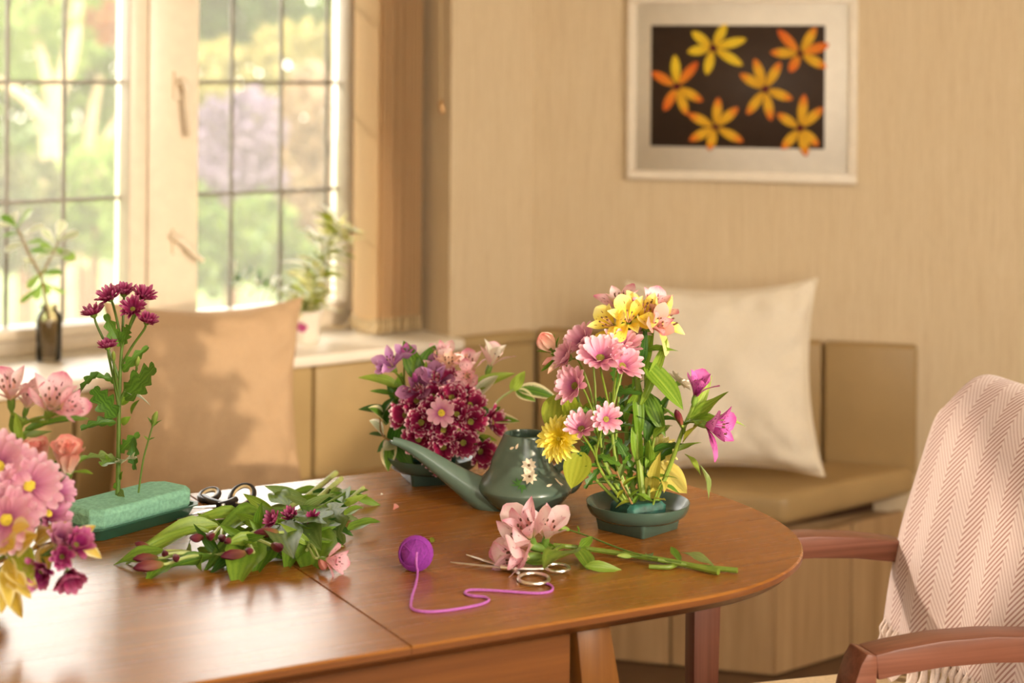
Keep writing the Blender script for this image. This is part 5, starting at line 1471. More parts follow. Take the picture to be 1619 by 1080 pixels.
# --- the chrysanthemum stem and the bud stuck in the foam
fc = on(186, 782, FZ)
def f_(px, py, dy=0.0): return at(px, py, fc.y + dy)
kwf = dict(count=18, layers=2, width=0.23, cup=12, disc=0.26)
MG = ('pet_wine', 'disc_green')
ru = (('curl', 148, 497, 0.0, (-0.25, -0.15, 0.95), 0.0215, 0.72), ('curl', 174, 471, -0.02, (-0.2, -0.55, 0.8), 0.0225, 0.95), ('curl', 196, 464, 0.01, (0.05, -0.2, 0.95), 0.0215, 0.97), ('curl', 226, 470, 0.0, (0.3, -0.35, 0.85), 0.0225, 0.95), ('curl', 210, 489, -0.03, (0.05, -0.75, 0.6), 0.0225, 0.95), ('curl', 232, 509, -0.01, (0.35, -0.3, 0.9), 0.019, 0.8), ('curl', 170, 549, -0.02, (-0.1, -0.2, 0.97), 0.0175, 0.55))
flower('chrysanthemum_stem', 'tall wine red chrysanthemum spray stuck upright in the dry foam brick', 'flower', None,
       [fc - V((0, 0, 0.02)), f_(187, 740), f_(188, 660, 0.0), f_(190, 590), f_(194, 530)], 0.0042, 0.0024,
       [(k, f_(x, y, d), n, r, MG, t, kwf) for k, x, y, d, n, r, t in ru] + [('bud', f_(180, 572, -0.02), (0, -0.2, 1), 0.018, ('bud_green',), 0.6), ('bud', f_(216, 580, -0.01), (0.2, -0.3, 0.9), 0.019, ('bud_green',), 0.6)], 'stem_dark',
       leaves=[(f_(190, 548), f_(170, 508, -0.02), 0.5, 'mum', 'leaf_mum', V((0.1, -1, 0.2))), (f_(193, 545), f_(205, 512, -0.02), 0.5, 'mum', 'leaf_mum', V((0, -1, 0.1))), (f_(194, 588), f_(219, 556, -0.02), 0.42, 'mum', 'leaf_mum', V((-0.2, -1, 0.1))), (f_(196, 630), f_(251, 580, -0.03), 0.55, 'mum', 'leaf_mum', V((-0.2, -1, 0.4)), 0),
               (f_(186, 606), f_(150, 588, -0.02), 0.4, 'mum', 'leaf_mum', V((0, -0.7, 0.8)), 2), (f_(156, 588, -0.02), f_(120, 616, -0.03), 0.42, 'mum', 'leaf_mum', V((-0.4, -0.8, 0.5)), 2), (f_(184, 660), f_(146, 612, -0.03), 0.58, 'mum', 'leaf_mum', V((0.1, -1, 0.3)), 0), (f_(184, 668), f_(133, 668, -0.03), 0.44, 'mum', 'leaf_mum', V((0, -0.7, 0.8)), 2),
               (f_(189, 715), f_(212, 690, -0.02), 0.5, 'mum', 'leaf_mum', V((0, -1, 0.3))), (f_(212, 690, -0.02), f_(211, 742, -0.03), 0.44, 'mum', 'leaf_dark', V((-0.4, -1, 0)), 1), (f_(186, 728), f_(134, 714, -0.02), 0.42, 'mum', 'leaf_pale', V((0, -0.5, 1)), 2), (f_(187, 735), f_(168, 722, -0.05), 0.6, 'mum', 'leaf_mid', V((0, -0.8, 0.7))), (f_(189, 735), f_(206, 712, -0.04), 0.5, 'mum', 'leaf_silver', V((0, -0.3, 1))),
               (f_(192, 640), f_(206, 622, -0.01), 0.5, 'lance', 'leaf_mid'), (f_(192, 670), f_(203, 660, -0.01), 0.6, 'lance', 'leaf_mid'), (f_(208, 655), f_(213, 632, -0.01), 0.5, 'ovate', 'leaf_mid'), (f_(195, 620), f_(236, 621, -0.01), 0.3, 'lance', 'leaf_silver', V((0, -0.2, 1))), (f_(190, 758), f_(196, 745, -0.01), 0.5, 'lance', 'leaf_mid'), (f_(186, 772), f_(178, 762, -0.01), 0.6, 'lance', 'leaf_mid'), (f_(188, 775), f_(196, 788, -0.02), 0.5, 'lance', 'leaf_pale')])
bc = on(217, 779, FZ)
def g_(px, py, dy=0.0): return at(px, py, bc.y + dy)
flower('carnation_stem', 'thin stem with one closed green bud stuck in the foam brick', 'flower', None, [bc - V((0, 0, 0.015)), g_(226, 730), g_(235, 695), g_(241, 674)], 0.0016, 0.0013,
       [('bud', g_(241, 674), (0.30, -0.1, 0.95), 0.026, ('bud_green',), None)], 'stem_dark',
       leaves=[(g_(235, 697), g_(227, 688), 0.25, 'lance', 'leaf_mid'), (g_(235, 697), g_(244, 690), 0.25, 'lance', 'leaf_mid'), (g_(241, 675), g_(239, 660, -0.004), 0.3, 'lance', 'leaf_mid'), (g_(242, 675), g_(251, 662), 0.3, 'lance', 'leaf_mid')])

# --- bunch of alstroemeria lying on the table
GB = 'alstroemeria stems lying in the bunch'
def s_(px, py, h=0.0): return on(px, py + 0, TZ + h)
def lying(label, path, r0, heads, leaves, autos):
    flower('alstroemeria_stem', label, 'flower', GB, path, r0, r0 * 0.6, heads, 'stem_pale', leaves, autos)
LM = ['leaf_mid', 'leaf_mid', 'leaf_bright', 'leaf_pale', 'leaf_dark']
def flatleaf(bx, by, bh, tx, ty, th, w, mat, var=1, up=(0, -0.5, 0.9)): return (s_(bx, by, bh), s_(tx, ty, th), w, 'lance', mat, V(up), var)
def bd(x, y, h, d, L, m='bud_maroon', t=0.9): return ('bud', s_(x, y, h), d, L, (m,), t)
lying('alstroemeria stem with the longest pale green end at the back of the lying bunch', [s_(531, 748, 0.010), s_(470, 795, 0.014), s_(400, 822, 0.016), s_(330, 845, 0.02)], 0.0050,
      [bd(296, 834, 0.030, (-0.7, -0.5, 0.3), 0.024), bd(322, 850, 0.036, (-0.4, -0.8, 0.2), 0.034), bd(336, 846, 0.038, (0.0, -0.9, 0.15), 0.034), bd(350, 848, 0.034, (0.2, -0.9, 0.1), 0.030)],
      [flatleaf(345, 832, 0.03, 190, 858, 0.028, 0.22, 'leaf_bright', 2), flatleaf(390, 822, 0.02, 300, 805, 0.055, 0.30, 'leaf_bright', 2), flatleaf(420, 815, 0.02, 345, 815, 0.055, 0.28, 'leaf_mid', 2), flatleaf(455, 800, 0.02, 426, 772, 0.03, 0.40, 'leaf_mid', 1), flatleaf(330, 842, 0.03, 215, 842, 0.05, 0.22, 'leaf_bright', 3)],
      [(16, 0.2, 0.95, 0.060, 0.28, 'lance', LM, 1.0, 0.3)])
lying('alstroemeria stem in the middle of the lying bunch with a row of dark red buds', [s_(539, 757, 0.016), s_(480, 805, 0.026), s_(410, 838, 0.03), s_(370, 860, 0.028)], 0.0048,
      [bd(398, 872, 0.034, (-0.1, -0.9, 0.3), 0.028), bd(390, 874, 0.026, (-0.8, -0.5, 0.0), 0.040), bd(430, 862, 0.035, (0.5, -0.8, 0.1), 0.036), bd(364, 855, 0.036, (-0.1, -0.9, 0.2), 0.026), bd(440, 842, 0.036, (-0.8, -0.5, 0.1), 0.040)],
      [flatleaf(360, 862, 0.03, 455, 838, 0.045, 0.30, 'leaf_bright', 3), flatleaf(400, 850, 0.03, 372, 921, 0.004, 0.42, 'leaf_mid', 1), flatleaf(410, 842, 0.034, 470, 862, 0.02, 0.32, 'leaf_mid', 1), flatleaf(440, 830, 0.034, 462, 868, 0.036, 0.40, 'leaf_pale', 1), flatleaf(460, 815, 0.03, 505, 855, 0.03, 0.34, 'leaf_pale', 1), flatleaf(400, 845, 0.03, 320, 898, 0.006, 0.3, 'leaf_mid', 1)],
      [(18, 0.2, 0.98, 0.056, 0.30, 'lance', LM, 1.0, 0.2)])
lying('alstroemeria stem at the front of the lying bunch with buds at its far left', [s_(560, 790, 0.010), s_(480, 838, 0.014), s_(380, 872, 0.014), s_(290, 880, 0.016)], 0.0046,
      [bd(250, 882, 0.018, (-0.9, -0.35, 0.05), 0.036), bd(258, 892, 0.016, (-0.85, -0.5, 0.0), 0.044, 'bud_maroon'), bd(240, 868, 0.02, (-0.8, 0.2, 0.2), 0.028), bd(262, 876, 0.026, (0.1, -0.9, 0.3), 0.026), bd(278, 878, 0.022, (0.2, -0.9, 0.0), 0.028)],
      [flatleaf(262, 872, 0.02, 176, 888, 0.006, 0.34, 'leaf_mid', 1), flatleaf(270, 885, 0.014, 230, 916, 0.002, 0.46, 'leaf_mid', 1), flatleaf(340, 880, 0.014, 258, 895, 0.01, 0.3, 'leaf_mid', 1), flatleaf(380, 876, 0.014, 330, 905, 0.003, 0.3, 'leaf_dark', 1), flatleaf(430, 860, 0.015, 402, 905, 0.004, 0.34, 'leaf_mid', 1), flatleaf(480, 845, 0.02, 452, 895, 0.006, 0.34, 'leaf_mid', 1), flatleaf(500, 838, 0.02, 490, 902, 0.004, 0.44, 'leaf_mid', 1), flatleaf(470, 850, 0.02, 525, 855, 0.02, 0.34, 'leaf_bright', 1)],
      [(18, 0.2, 0.98, 0.050, 0.32, 'lance', LM, 1.0, 0.2)])
lying('alstroemeria stem at the right of the lying bunch with pink flowers showing', [s_(574, 772, 0.018), s_(535, 805, 0.014), s_(500, 840, 0.016), s_(485, 870, 0.018)], 0.0040,
      [('alstro', s_(510, 884, 0.018), (0.8, -0.5, 0.0), 0.030, ('tep_pink', 'tep_pink'), 0.95, dict(spread=26)), bd(506, 885, 0.014, (0.3, -0.9, -0.1), 0.034, 'tep_salmon')],
      [flatleaf(550, 838, 0.015, 603, 818, 0.02, 0.34, 'leaf_mid', 1), flatleaf(545, 815, 0.02, 576, 797, 0.025, 0.34, 'leaf_mid', 1), flatleaf(520, 830, 0.02, 560, 845, 0.006, 0.4, 'leaf_dark', 1), flatleaf(535, 800, 0.02, 540, 762, 0.03, 0.3, 'leaf_mid', 1), flatleaf(530, 810, 0.025, 500, 850, 0.02, 0.36, 'leaf_pale', 1), flatleaf(556, 790, 0.014, 584, 768, 0.02, 0.2, 'leaf_mid', 1)],
      [(16, 0.05, 0.95, 0.042, 0.30, 'lance', LM, 1.0, 0.2)])
flower('chrysanthemum_stem', 'magenta chrysanthemum spray lying on top of the alstroemeria bunch', 'flower', None, [s_(548, 778, 0.028), s_(500, 805, 0.036), s_(470, 818, 0.038)], 0.0022, 0.0016,
       [('curl', s_(434, 824, 0.042), (-0.6, -0.5, 0.5), 0.019, MG, 0.95, dict(count=13, layers=2, width=0.28, cup=20)), ('curl', s_(460, 818, 0.042), (-0.2, -0.5, 0.8), 0.018, MG, 0.9, dict(count=12, layers=2, width=0.28, cup=30)), ('curl', s_(494, 820, 0.036), (0.1, -0.8, 0.5), 0.015, MG, 0.7, dict(count=11, layers=2, width=0.28, cup=26))], 'stem_dark',
       leaves=[(s_(505, 803, 0.036), s_(480, 842, 0.035), 0.5, 'mum', 'leaf_mum', V((0, -0.8, 0.6))), (s_(520, 795, 0.034), s_(528, 830, 0.03), 0.5, 'mum', 'leaf_pale', V((0, -0.8, 0.6)))])

# --- loose stems lying in front of the tall dish
GP = 'loose stems lying in front of the tall dish'
flower('alstroemeria_stem', 'cut alstroemeria stem with pale pink flowers lying by the silver scissors', 'flower', GP, [s_(1136, 904, 0.006), s_(1050, 886, 0.006), s_(930, 868, 0.010), s_(875, 862, 0.016)], 0.0046, 0.0034,
       [('alstro', s_(842, 858, 0.030), (-0.35, -0.5, 0.85), 0.050, ('tep_blush', 'tep_pink'), 0.95, dict(spread=34)), ('alstro', s_(850, 866, 0.022), (-0.85, -0.4, 0.35), 0.055, ('tep_pink', 'tep_blush'), 0.95, dict(spread=32)), ('alstro', s_(846, 880, 0.018), (-0.9, -0.35, 0.05), 0.050, ('tep_blush', 'tep_pink'), 0.9, dict(spread=28)), ('alstro', s_(862, 858, 0.028), (0.15, -0.4, 0.85), 0.044, ('tep_blush', 'tep_blush'), 0.95, dict(spread=24))],
       leaves=[(s_(910, 870, 0.02), s_(858, 888, 0.030), 0.44, 'lance', 'leaf_bright', V((-0.5, -0.9, 0.25)), 1), (s_(872, 888, 0.008), s_(806, 884, 0.012), 0.32, 'lance', 'leaf_mid', V((0, -0.6, 0.9)), 1), (s_(912, 868, 0.014), s_(935, 898, 0.004), 0.5, 'lance', 'leaf_bright', V((0.3, -0.9, 0.3)), 1), (s_(925, 896, 0.006), s_(984, 894, 0.012), 0.28, 'lance', 'leaf_bright', V((0, -0.8, 0.6)), 3), (s_(915, 868, 0.014), s_(934, 852, 0.016), 0.3, 'lance', 'leaf_mid'), (s_(880, 868, 0.016), s_(838, 858, 0.02), 0.3, 'lance', 'leaf_mid')])
flower('alstroemeria_stem', 'cut alstroemeria stem lying behind with a long narrow leaf near its cut end', 'flower', GP, [s_(1166, 902, 0.005), s_(1100, 895, 0.005), s_(1040, 885, 0.012)], 0.0040, 0.0030, [],
       leaves=[(s_(1128, 895, 0.008), s_(1076, 868, 0.022), 0.22, 'lance', 'leaf_pale', V((0.2, -0.6, 0.9)), 1), (s_(1075, 888, 0.008), s_(1060, 868, 0.016), 0.35, 'lance', 'leaf_mid', V((0.2, -0.8, 0.3)))])
flower('carnation_stem', 'thin stem with a plump green bud lying across the loose stems', 'flower', GP, [s_(1078, 890, 0.012), s_(1000, 874, 0.014), s_(930, 848, 0.016), s_(900, 838, 0.020)], 0.0015, 0.0013,
       [('bud', s_(900, 838, 0.020), (-0.92, -0.1, 0.25), 0.028, ('bud_green',), None), ('bud', s_(998, 880, 0.012), (-0.9, -0.2, 0.1), 0.022, ('bud_green',), 0.2)], 'stem_dark',
       leaves=[(s_(1030, 884, 0.01), s_(1022, 866, 0.016), 0.3, 'lance', 'leaf_pale'), (s_(915, 845, 0.016), s_(911, 832, 0.022), 0.25, 'lance', 'leaf_mid')])
flower('alstroemeria_stem', 'short stub of cut green stem lying beside the longer stems', 'flower', GP, [s_(1026, 896, 0.0035), s_(1056, 897, 0.0035), s_(1068, 893, 0.004)], 0.0032, 0.0036, [])

# fallen bits
for nm, lb_, cat, px, py, mt_, w, L, kd in (('petal', 'small pink fallen petal on the table left of the watering can', 'petal', 622, 806, 'tep_salmon', 0.6, 0.016, 'tepal'),
                                       ('leaf_scrap', 'tiny yellow green leaf scrap on the table behind the yarn ball', 'leaf', 681, 857, 'leaf_olive', 0.7, 0.012, 'ovate'),
                                       ('petal_scrap', 'tiny pale petal scrap on the table under the watering can spout', 'petal', 602, 783, 'pet_white', 0.7, 0.006, 'tepal')):
    o = link(nm, blade_mesh(kd, 3, mt_), None, Matrix.Translation(on(px, py, TZ + 0.003)) @ frame(V((0.2, 0.3, 0.25)), V((0.3, -0.7, 0.6))) @ Matrix.Diagonal((w * L, L, L, 1)))
    tag(o, lb_, cat)

# ------------------------------------------------------------------ yarn ball
yc = on(657, 903, TZ); yr = 0.0235
yc = V((at(657, 880, yc.y).x, yc.y + 0.006, TZ + yr))
yt = thing('yarn_ball', 'small purple ball of yarn with its end trailing to the scissors', 'yarn', (yc.x, yc.y, TZ))
b = B()
b.lathe([(0.0004, -yr * 0.93)] + [(yr * 0.93 * math.cos(a), yr * 0.93 * math.sin(a)) for a in [(-0.47 + 0.94 * i / 12) * PI for i in range(13)]] + [(0.0004, yr * 0.93)], 20, yc)
b.build('yarn_core', 'yarn_dark', yt)
b = B()
q = random.Random(5)
for g in range(5):
    ax = V((q.uniform(-1, 1), q.uniform(-1, 1), q.uniform(-0.6, 0.6))).normalized()
    x = ax.orthogonal().normalized(); y = ax.cross(x)
    for i in range(-5, 6):
        o_ = i * 0.0020
        if abs(o_) > yr * 0.75: continue
        r_ = math.sqrt(yr * yr - o_ * o_) * (0.93 + 0.026 * g)
        b.tube([yc + ax * o_ + (x * math.cos(a) + y * math.sin(a)) * r_ for a in [2 * PI * k / 22 for k in range(23)]], 0.00125, 5, False)
b.build('winding', 'yarn_dark', yt)
ysp = [(662, 873), (659, 885), (660, 905), (657, 925), (651, 945), (651, 962), (672, 967), (700, 966), (735, 961), (762, 955), (773, 949), (766, 944), (746, 942), (735, 938), (742, 933), (765, 933), (800, 935), (845, 938), (868, 936), (874, 930), (868, 924), (856, 922), (846, 925)]
ypts = []
for i, (x, y) in enumerate(ysp):
    if i == 0: ypts.append(yc + V((0.003, -yr * 0.92, yr * 0.35)))
    elif i == 1: ypts.append(yc + V((0.002, -yr * 1.02, -yr * 0.3)))
    else: ypts.append(on(x, y, TZ + 0.002))
b = B(); b.tube(smoothpath(ypts, 5), 0.0019, 7); b.build('yarn_tail', 'yarn', yt)

# ------------------------------------------------------------------ silver scissors
def h_(px, py, h): return on(px, py, TZ + h)
st_ = thing('scissors', 'small silver scissors lying open beside the purple yarn', 'scissors', on(792, 895))
def ringloop(c, ax, ay, rx, ry, r_, k=28):
    return [c + ax * rx * math.cos(2 * PI * i / k) + ay * ry * math.sin(2 * PI * i / k) for i in range(k + 1)]
def bladepiece(tip, root, w0, h, thick, up=V((0, 0, 1))):
    d = (root - tip); x = up.cross(d).normalized()
    b = B()
    rings = []
    for t, w in ((0, 0.0006), (0.15, w0 * 0.45), (0.6, w0 * 0.85), (1.0, w0)):
        p = tip.lerp(root, t)
        rings.append([p - x * w / 2, p + x * w / 2 * 0.9, p + x * w * 0.1 + up * thick, p - x * w / 2 + up * thick * 0.4])
    b.loft(rings, True)
    return b
for tip, root, path, cen, rx, ry, h in (((737, 878), (792, 894), [(788, 893), (806, 899), (820, 906)], (844, 915), 0.0215, 0.026, 0.0024),
                                        ((712, 890), (800, 898), [(792, 897), (820, 899.5), (845, 900), (866, 899)], (881, 898), 0.0170, 0.019, 0.0052)):
    b = bladepiece(h_(*tip, h), h_(*root, h), 0.0095, h, 0.0018)
    bl_ = b.build('blade', 'steel', st_, True)
    b = B()
    b.tube(smoothpath([h_(x, y, h + 0.001) for x, y in path], 4), [0.0042 - 0.0018 * min(1, i / 6) for i in range(len(smoothpath([h_(x, y, h) for x, y in path], 4)))], 8)
    c0 = h_(*cen, h + 0.0012)
    b.tube(ringloop(c0, V((1, 0.08, 0)).normalized(), V((-0.08, 1, 0)).normalized(), rx, ry, 0), 0.0026, 8, False)
    b.build('finger_loop', 'steel', bl_, True)
b = B(); b.lathe([(0.0005, 0.0025), (0.0032, 0.002), (0.0036, 0.0)], 12, h_(795, 896, 0.0072)); b.build('pivot_screw', 'steel', st_)

# ------------------------------------------------------------------ black scissors behind the foam
bs = thing('scissors', 'black handled scissors lying behind the green foam brick', 'scissors', on(345, 795))
for nm, cx, cy, hh, rx, ry, path, tipp in (('handle', 383, 784, 0.013, 0.0185, 0.030, [(372, 790), (360, 796), (345, 800)], (262, 806)), ('handle', 331, 783, 0.007, 0.0150, 0.024, [(322, 786), (335, 793), (352, 798)], (280, 822))):
    c0 = h_(cx, cy, hh)
    tl = V((0, 0.92, 0.34)).normalized() if cx > 350 else V((0, 0.98, 0.16)).normalized()
    b = B(); b.tube(ringloop(c0, V((1, 0.25, 0)).normalized(), tl, rx, ry, 0), 0.0048, 10, False)
    pp = smoothpath([h_(x, y, hh * 0.8) for x, y in path], 5)
    b.tube(pp, [0.0058] * len(pp), 10)
    hd = b.build('handle', 'black_plastic', bs)
    b = B(); b.tube(ringloop(c0 + V((0, 0, 0.0010)), V((1, 0.25, 0)).normalized(), tl, rx - 0.0034, ry - 0.0036, 0), 0.0026, 8, False)
    b.build('handle_lining', 'cream_plastic', hd)
    b = bladepiece(h_(*tipp, 0.004), h_(350, 800, hh * 0.5), 0.013, 0.004, 0.002)
    b.build('blade', 'steel', bs)
b = B(); b.lathe([(0.0005, 0.003), (0.004, 0.0022), (0.0045, 0.0)], 12, h_(352, 799, 0.011)); b.build('pivot_screw', 'steel', bs)

# ------------------------------------------------------------------ armchair with a throw
CO = V((0.39, 2.70, 0))
CANG = math.atan2(0.29, 0.957)
ch = thing('armchair', 'reddish brown wooden armchair at the end of the table', 'chair', CO, CANG)
CM = Matrix.Translation(CO) @ Matrix.Rotation(CANG, 4, 'Z')
def sweep(path, wy, hz, y0):
    """rectangular bar swept in the chair's x-z plane; (x, z) is the middle of the section"""
    rings = []
    for i, (x, z) in enumerate(path):
        a = path[max(0, i - 1)]; c_ = path[min(len(path) - 1, i + 1)]
        dx, dz = c_[0] - a[0], c_[1] - a[1]; L = math.hypot(dx, dz)
        nx, nz = -dz / L, dx / L
        h = hz[i] / 2 if hasattr(hz, '__len__') else hz / 2
        rings.append([V((x - nx * h, y0 - wy / 2, z - nz * h)), V((x - nx * h, y0 + wy / 2, z - nz * h)), V((x + nx * h, y0 + wy / 2, z + nz * h)), V((x + nx * h, y0 - wy / 2, z + nz * h))])
    b = B(); b.loft(rings, True)
    return b
for y0 in (-0.275, 0.275):
    arm = [(0.036, 0.6455), (0.07, 0.650), (0.14, 0.655), (0.22, 0.654), (0.30, 0.647), (0.38, 0.634), (0.46, 0.612)]
    sweep(arm, 0.052, [0.036, 0.037, 0.038, 0.038, 0.037, 0.036, 0.034], y0).build('armrest', 'chair_wood', ch, True, 0.003, 2, local=True)
    sweep([(0.028, 0.6640), (0.024, 0.648), (0.018, 0.62), (0.014, 0.60)], 0.052, [0.014, 0.026, 0.034, 0.036], y0).build('arm_front', 'chair_wood', ch, True, 0.002, 2, local=True)
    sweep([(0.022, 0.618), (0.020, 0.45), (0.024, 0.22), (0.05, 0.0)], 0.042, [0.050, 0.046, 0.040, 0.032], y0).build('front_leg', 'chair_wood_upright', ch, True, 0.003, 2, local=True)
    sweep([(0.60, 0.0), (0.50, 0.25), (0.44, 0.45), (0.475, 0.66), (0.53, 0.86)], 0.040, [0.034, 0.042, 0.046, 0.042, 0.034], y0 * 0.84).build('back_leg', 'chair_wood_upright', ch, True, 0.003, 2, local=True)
    sweep([(0.04, 0.375), (0.44, 0.365)], 0.03, 0.05, y0 * 0.95).build('seat_rail', 'chair_wood', ch, True, 0.003, 2, local=True)
b = B(); b.box((0.033, 0, 0.37), (0.026, 0.50, 0.05)); b.build('seat_rail', 'chair_wood', ch, True, 0.003, 2, local=True)
b = B(); b.box((0.225, 0, 0.417), (0.44, 0.48, 0.05)); b.build('seat_cushion', 'seat_fabric', ch, True, 0.018, 4, local=True)
b = sweep([(0.415, 0.475), (0.445, 0.65), (0.495, 0.83), (0.525, 0.905)], 0.44, [0.045, 0.05, 0.05, 0.04], 0.0); b.build('backrest', 'seat_fabric', ch, True, 0.014, 3, local=True)
# the throw: front sheet, over the top edge, down the back
th = thing('throw_blanket', 'pink herringbone throw with pale tassels draped over the armchair back', 'blanket', CO + (Matrix.Rotation(CANG, 3, 'Z') @ V((0.5, 0, 0.93))), CANG)
prof = [(0.345, 0.512), (0.357, 0.58), (0.377, 0.66), (0.402, 0.74), (0.430, 0.82), (0.455, 0.88), (0.473, 0.912), (0.490, 0.934), (0.512, 0.944), (0.536, 0.940), (0.556, 0.922), (0.566, 0.89), (0.560, 0.82), (0.545, 0.72), (0.530, 0.60)]
pf = smoothpath([V((x, 0, z)) for x, z in prof], 5)
nu = 56
Y0, Y1 = 0.268, -0.30
vs, uv = [], []
acc = 0
for j, p in enumerate(pf):
    if j: acc += (p - pf[j - 1]).length
    t = j / (len(pf) - 1)
    top = math.exp(-((p.z - 0.945) / 0.05) ** 2)
    for i in range(nu + 1):
        s = i / nu
        y = Y0 + (Y1 - Y0) * s
        y -= 0.020 * top * (1 - s)
        dz = -0.045 * top * (math.exp(-(s / 0.045) ** 2) + math.exp(-((1 - s) / 0.05) ** 2))
        low = max(0, 1 - (p.z - 0.51) / 0.35) if t < 0.5 else 0.3
        fold = 0.006 * math.sin(s * 15 + 1.2) * low + 0.004 * noise.noise(V((s * 6, acc * 5, 0)))
        fold += -0.012 * math.exp(-(s / 0.03) ** 2) * -1
        vs.append(CM @ V((p.x + fold, y, p.z + dz))); uv.append((s * 0.56 + 0.012 * acc + 0.04 * acc, acc))
k = nu + 1
vin = []
b = B()
fs = [(j * k + i, j * k + i + 1, (j + 1) * k + i + 1, (j + 1) * k + i) for j in range(len(pf) - 1) for i in range(nu)]
b.add(vs, fs, uv)
cl = b.build('throw_cloth', 'herringbone', th, True)
sm = cl.modifiers.new('thickness', 'SOLIDIFY'); sm.thickness = 0.006; sm.offset = 0
q = random.Random(9)
nt_ = 30
inv = wmat(th).inverted()
for end, dirz in ((0, 0),):
    for i in range(nt_):
        s = (i + 0.5) / nt_
        a = vs[int(round(s * nu))] if end == 0 else vs[(len(pf) - 1) * k + int(round(s * nu))]
        a = V(a)
        L = 0.058 * q.uniform(0.9, 1.1)
        fx = (Matrix.Rotation(CANG, 3, 'Z') @ V((-1, 0, 0)))
        sway = V((q.uniform(-0.008, 0.008), q.uniform(-0.006, 0.006), 0))
        p0 = a + V((0, 0, 0.006)); p1 = a + fx * 0.006 + V((0, 0, -0.010)); p2 = a + fx * 0.008 + sway * 0.5 + V((0, 0, -0.026)); p3 = a + fx * (0.010 + 0.006 * q.random()) + sway + V((0, 0, -0.046 - 0.006 * q.random()))
        p4 = p3 + fx * 0.010 + sway + V((0, 0, -0.010))
        b = B()
        b.tube(smoothpath([p0, p1, p2, p3, p4], 3), [0.0035, 0.0045, 0.006, 0.0075, 0.0058, 0.0046, 0.0052, 0.006, 0.0068, 0.0072, 0.0072, 0.0066, 0.005], 7)
        b.build('tassel', 'throw_fringe', th, True)

# ------------------------------------------------------------------ things on the sill
bp = on_plane(77, 571, V((0, 0, SILL)), V((0, 0, 1)))
bo = thing('bottle_vase', 'small brown glass bottle holding a succulent cutting on the sill', 'vase', bp)
br_ = 0.0305
b = B(); b.lathe([(0.0005, 0.001), (br_ * 0.86, 0.001), (br_ * 0.95, 0.006), (br_, 0.016), (br_, 0.098), (br_ * 0.9, 0.113), (br_ * 0.62, 0.124), (br_ * 0.58, 0.128), (br_ * 0.64, 0.131), (br_ * 0.62, 0.136), (br_ * 0.52, 0.136), (br_ * 0.5, 0.126), (br_ * 0.82, 0.111), (br_ * 0.92, 0.096), (br_ * 0.92, 0.018), (br_ * 0.8, 0.010), (0.0005, 0.009)], 32); b.build('glass', 'bottle_glass', bo, local=True)
b = B(); b.lathe([(0.0005, 0.011), (br_ * 0.78, 0.012), (br_ * 0.89, 0.02), (br_ * 0.89, 0.096), (0.0005, 0.097)], 24); b.build('earth', 'soil', bo, local=True)
def j_(px, py, dy=0.0): return at(px, py, bp.y + dy)
sl = [((62, 440), (28, 362)), ]
jl = []
def sp_leaf(bx, by, tx, ty, w=0.42, mat='leaf_succulent', up=(0, -0.8, 0.6), dy=0.0, var=1): jl.append((j_(bx, by), j_(tx + (tx - bx) * 0.15, ty + (ty - by) * 0.15, dy), w, 'spoon', mat, V(up), var))
for a in ((28, 362, 8, 340), (24, 358, 2, 352), (28, 360, 42, 334), (24, 360, 20, 335), (30, 368, 8, 370), (35, 372, 60, 356), (38, 385, 10, 392), (40, 386, 62, 378), (48, 400, 34, 432), (55, 412, 80, 392), (88, 388, 72, 364), (90, 380, 99, 350), (90, 382, 118, 366), (86, 392, 112, 404), (80, 400, 52, 392), (78, 405, 104, 396), (66, 432, 45, 450), (66, 432, 92, 428), (58, 420, 40, 408), (84, 395, 66, 384)):
    sp_leaf(*a, w=0.50, mat=rnd.choice(['leaf_succulent', 'leaf_silver', 'leaf_silver']), dy=rnd.uniform(-0.03, 0.03), up=(rnd.uniform(-0.4, 0.4), -0.6, 0.8))
for a in ((66, 446, 56, 470), (68, 444, 76, 462), (64, 430, 72, 428), (68, 450, 34, 476), (70, 448, 98, 462)):
    sp_leaf(*a, w=0.5 if abs(a[2] - a[0]) < 12 else 0.2, mat='leaf_succulent', up=(0.1, -1, 0.1))
flower('succulent_cutting', 'forked succulent cutting with pale fleshy leaves in the sill bottle', 'plant', None, [bp + V((0, 0, 0.10)), j_(71, 470), j_(65, 438), j_(45, 400), j_(28, 362)], 0.0042, 0.0026, [('bud', j_(91, 380), (0.1, 0, 1), 0.012, ('bud_green',), 0.5)], 'stem_brown', jl)
# flower-painted pot with a trailing plant, at the right of the sill
pp_ = on_plane(484, 540, V((0, 0, SILL)), V((0, 0, 1)))
po = thing('painted_pot', 'small pale pot with a painted pink flower on the sill by the blind', 'pot', pp_)
b = B(); b.lathe([(0.0005, 0.0), (0.030, 0.0), (0.032, 0.003), (0.040, 0.060), (0.043, 0.078), (0.0435, 0.082), (0.040, 0.082), (0.038, 0.066), (0.0005, 0.064)], 32); b.build('pot_body', 'porcelain', po, local=True)
b = B()
for i in range(5):
    a = 2 * PI * i / 5
    c0 = pp_ + V((-0.006 + 0.008 * math.cos(a), -0.0378, 0.043 + 0.008 * math.sin(a)))
    b.lathe([(0.0005, 0.0012), (0.005, 0.0008), (0.007, 0.0)], 8, (0, 0, 0))
    for v_ in range(len(b.v) - 24, len(b.v)):
        x, y, z = b.v[v_]; b.v[v_] = (c0.x + x, c0.y - z, c0.z + y)
b.build('painted_flower', 'pet_magenta', po)
def k_(px, py, dy=0.0): return at(px, py, pp_.y + dy)
tl_ = []
path1 = [pp_ + V((-0.01, 0, 0.06)), k_(462, 480), k_(430, 455), k_(395, 446), k_(368, 438)]
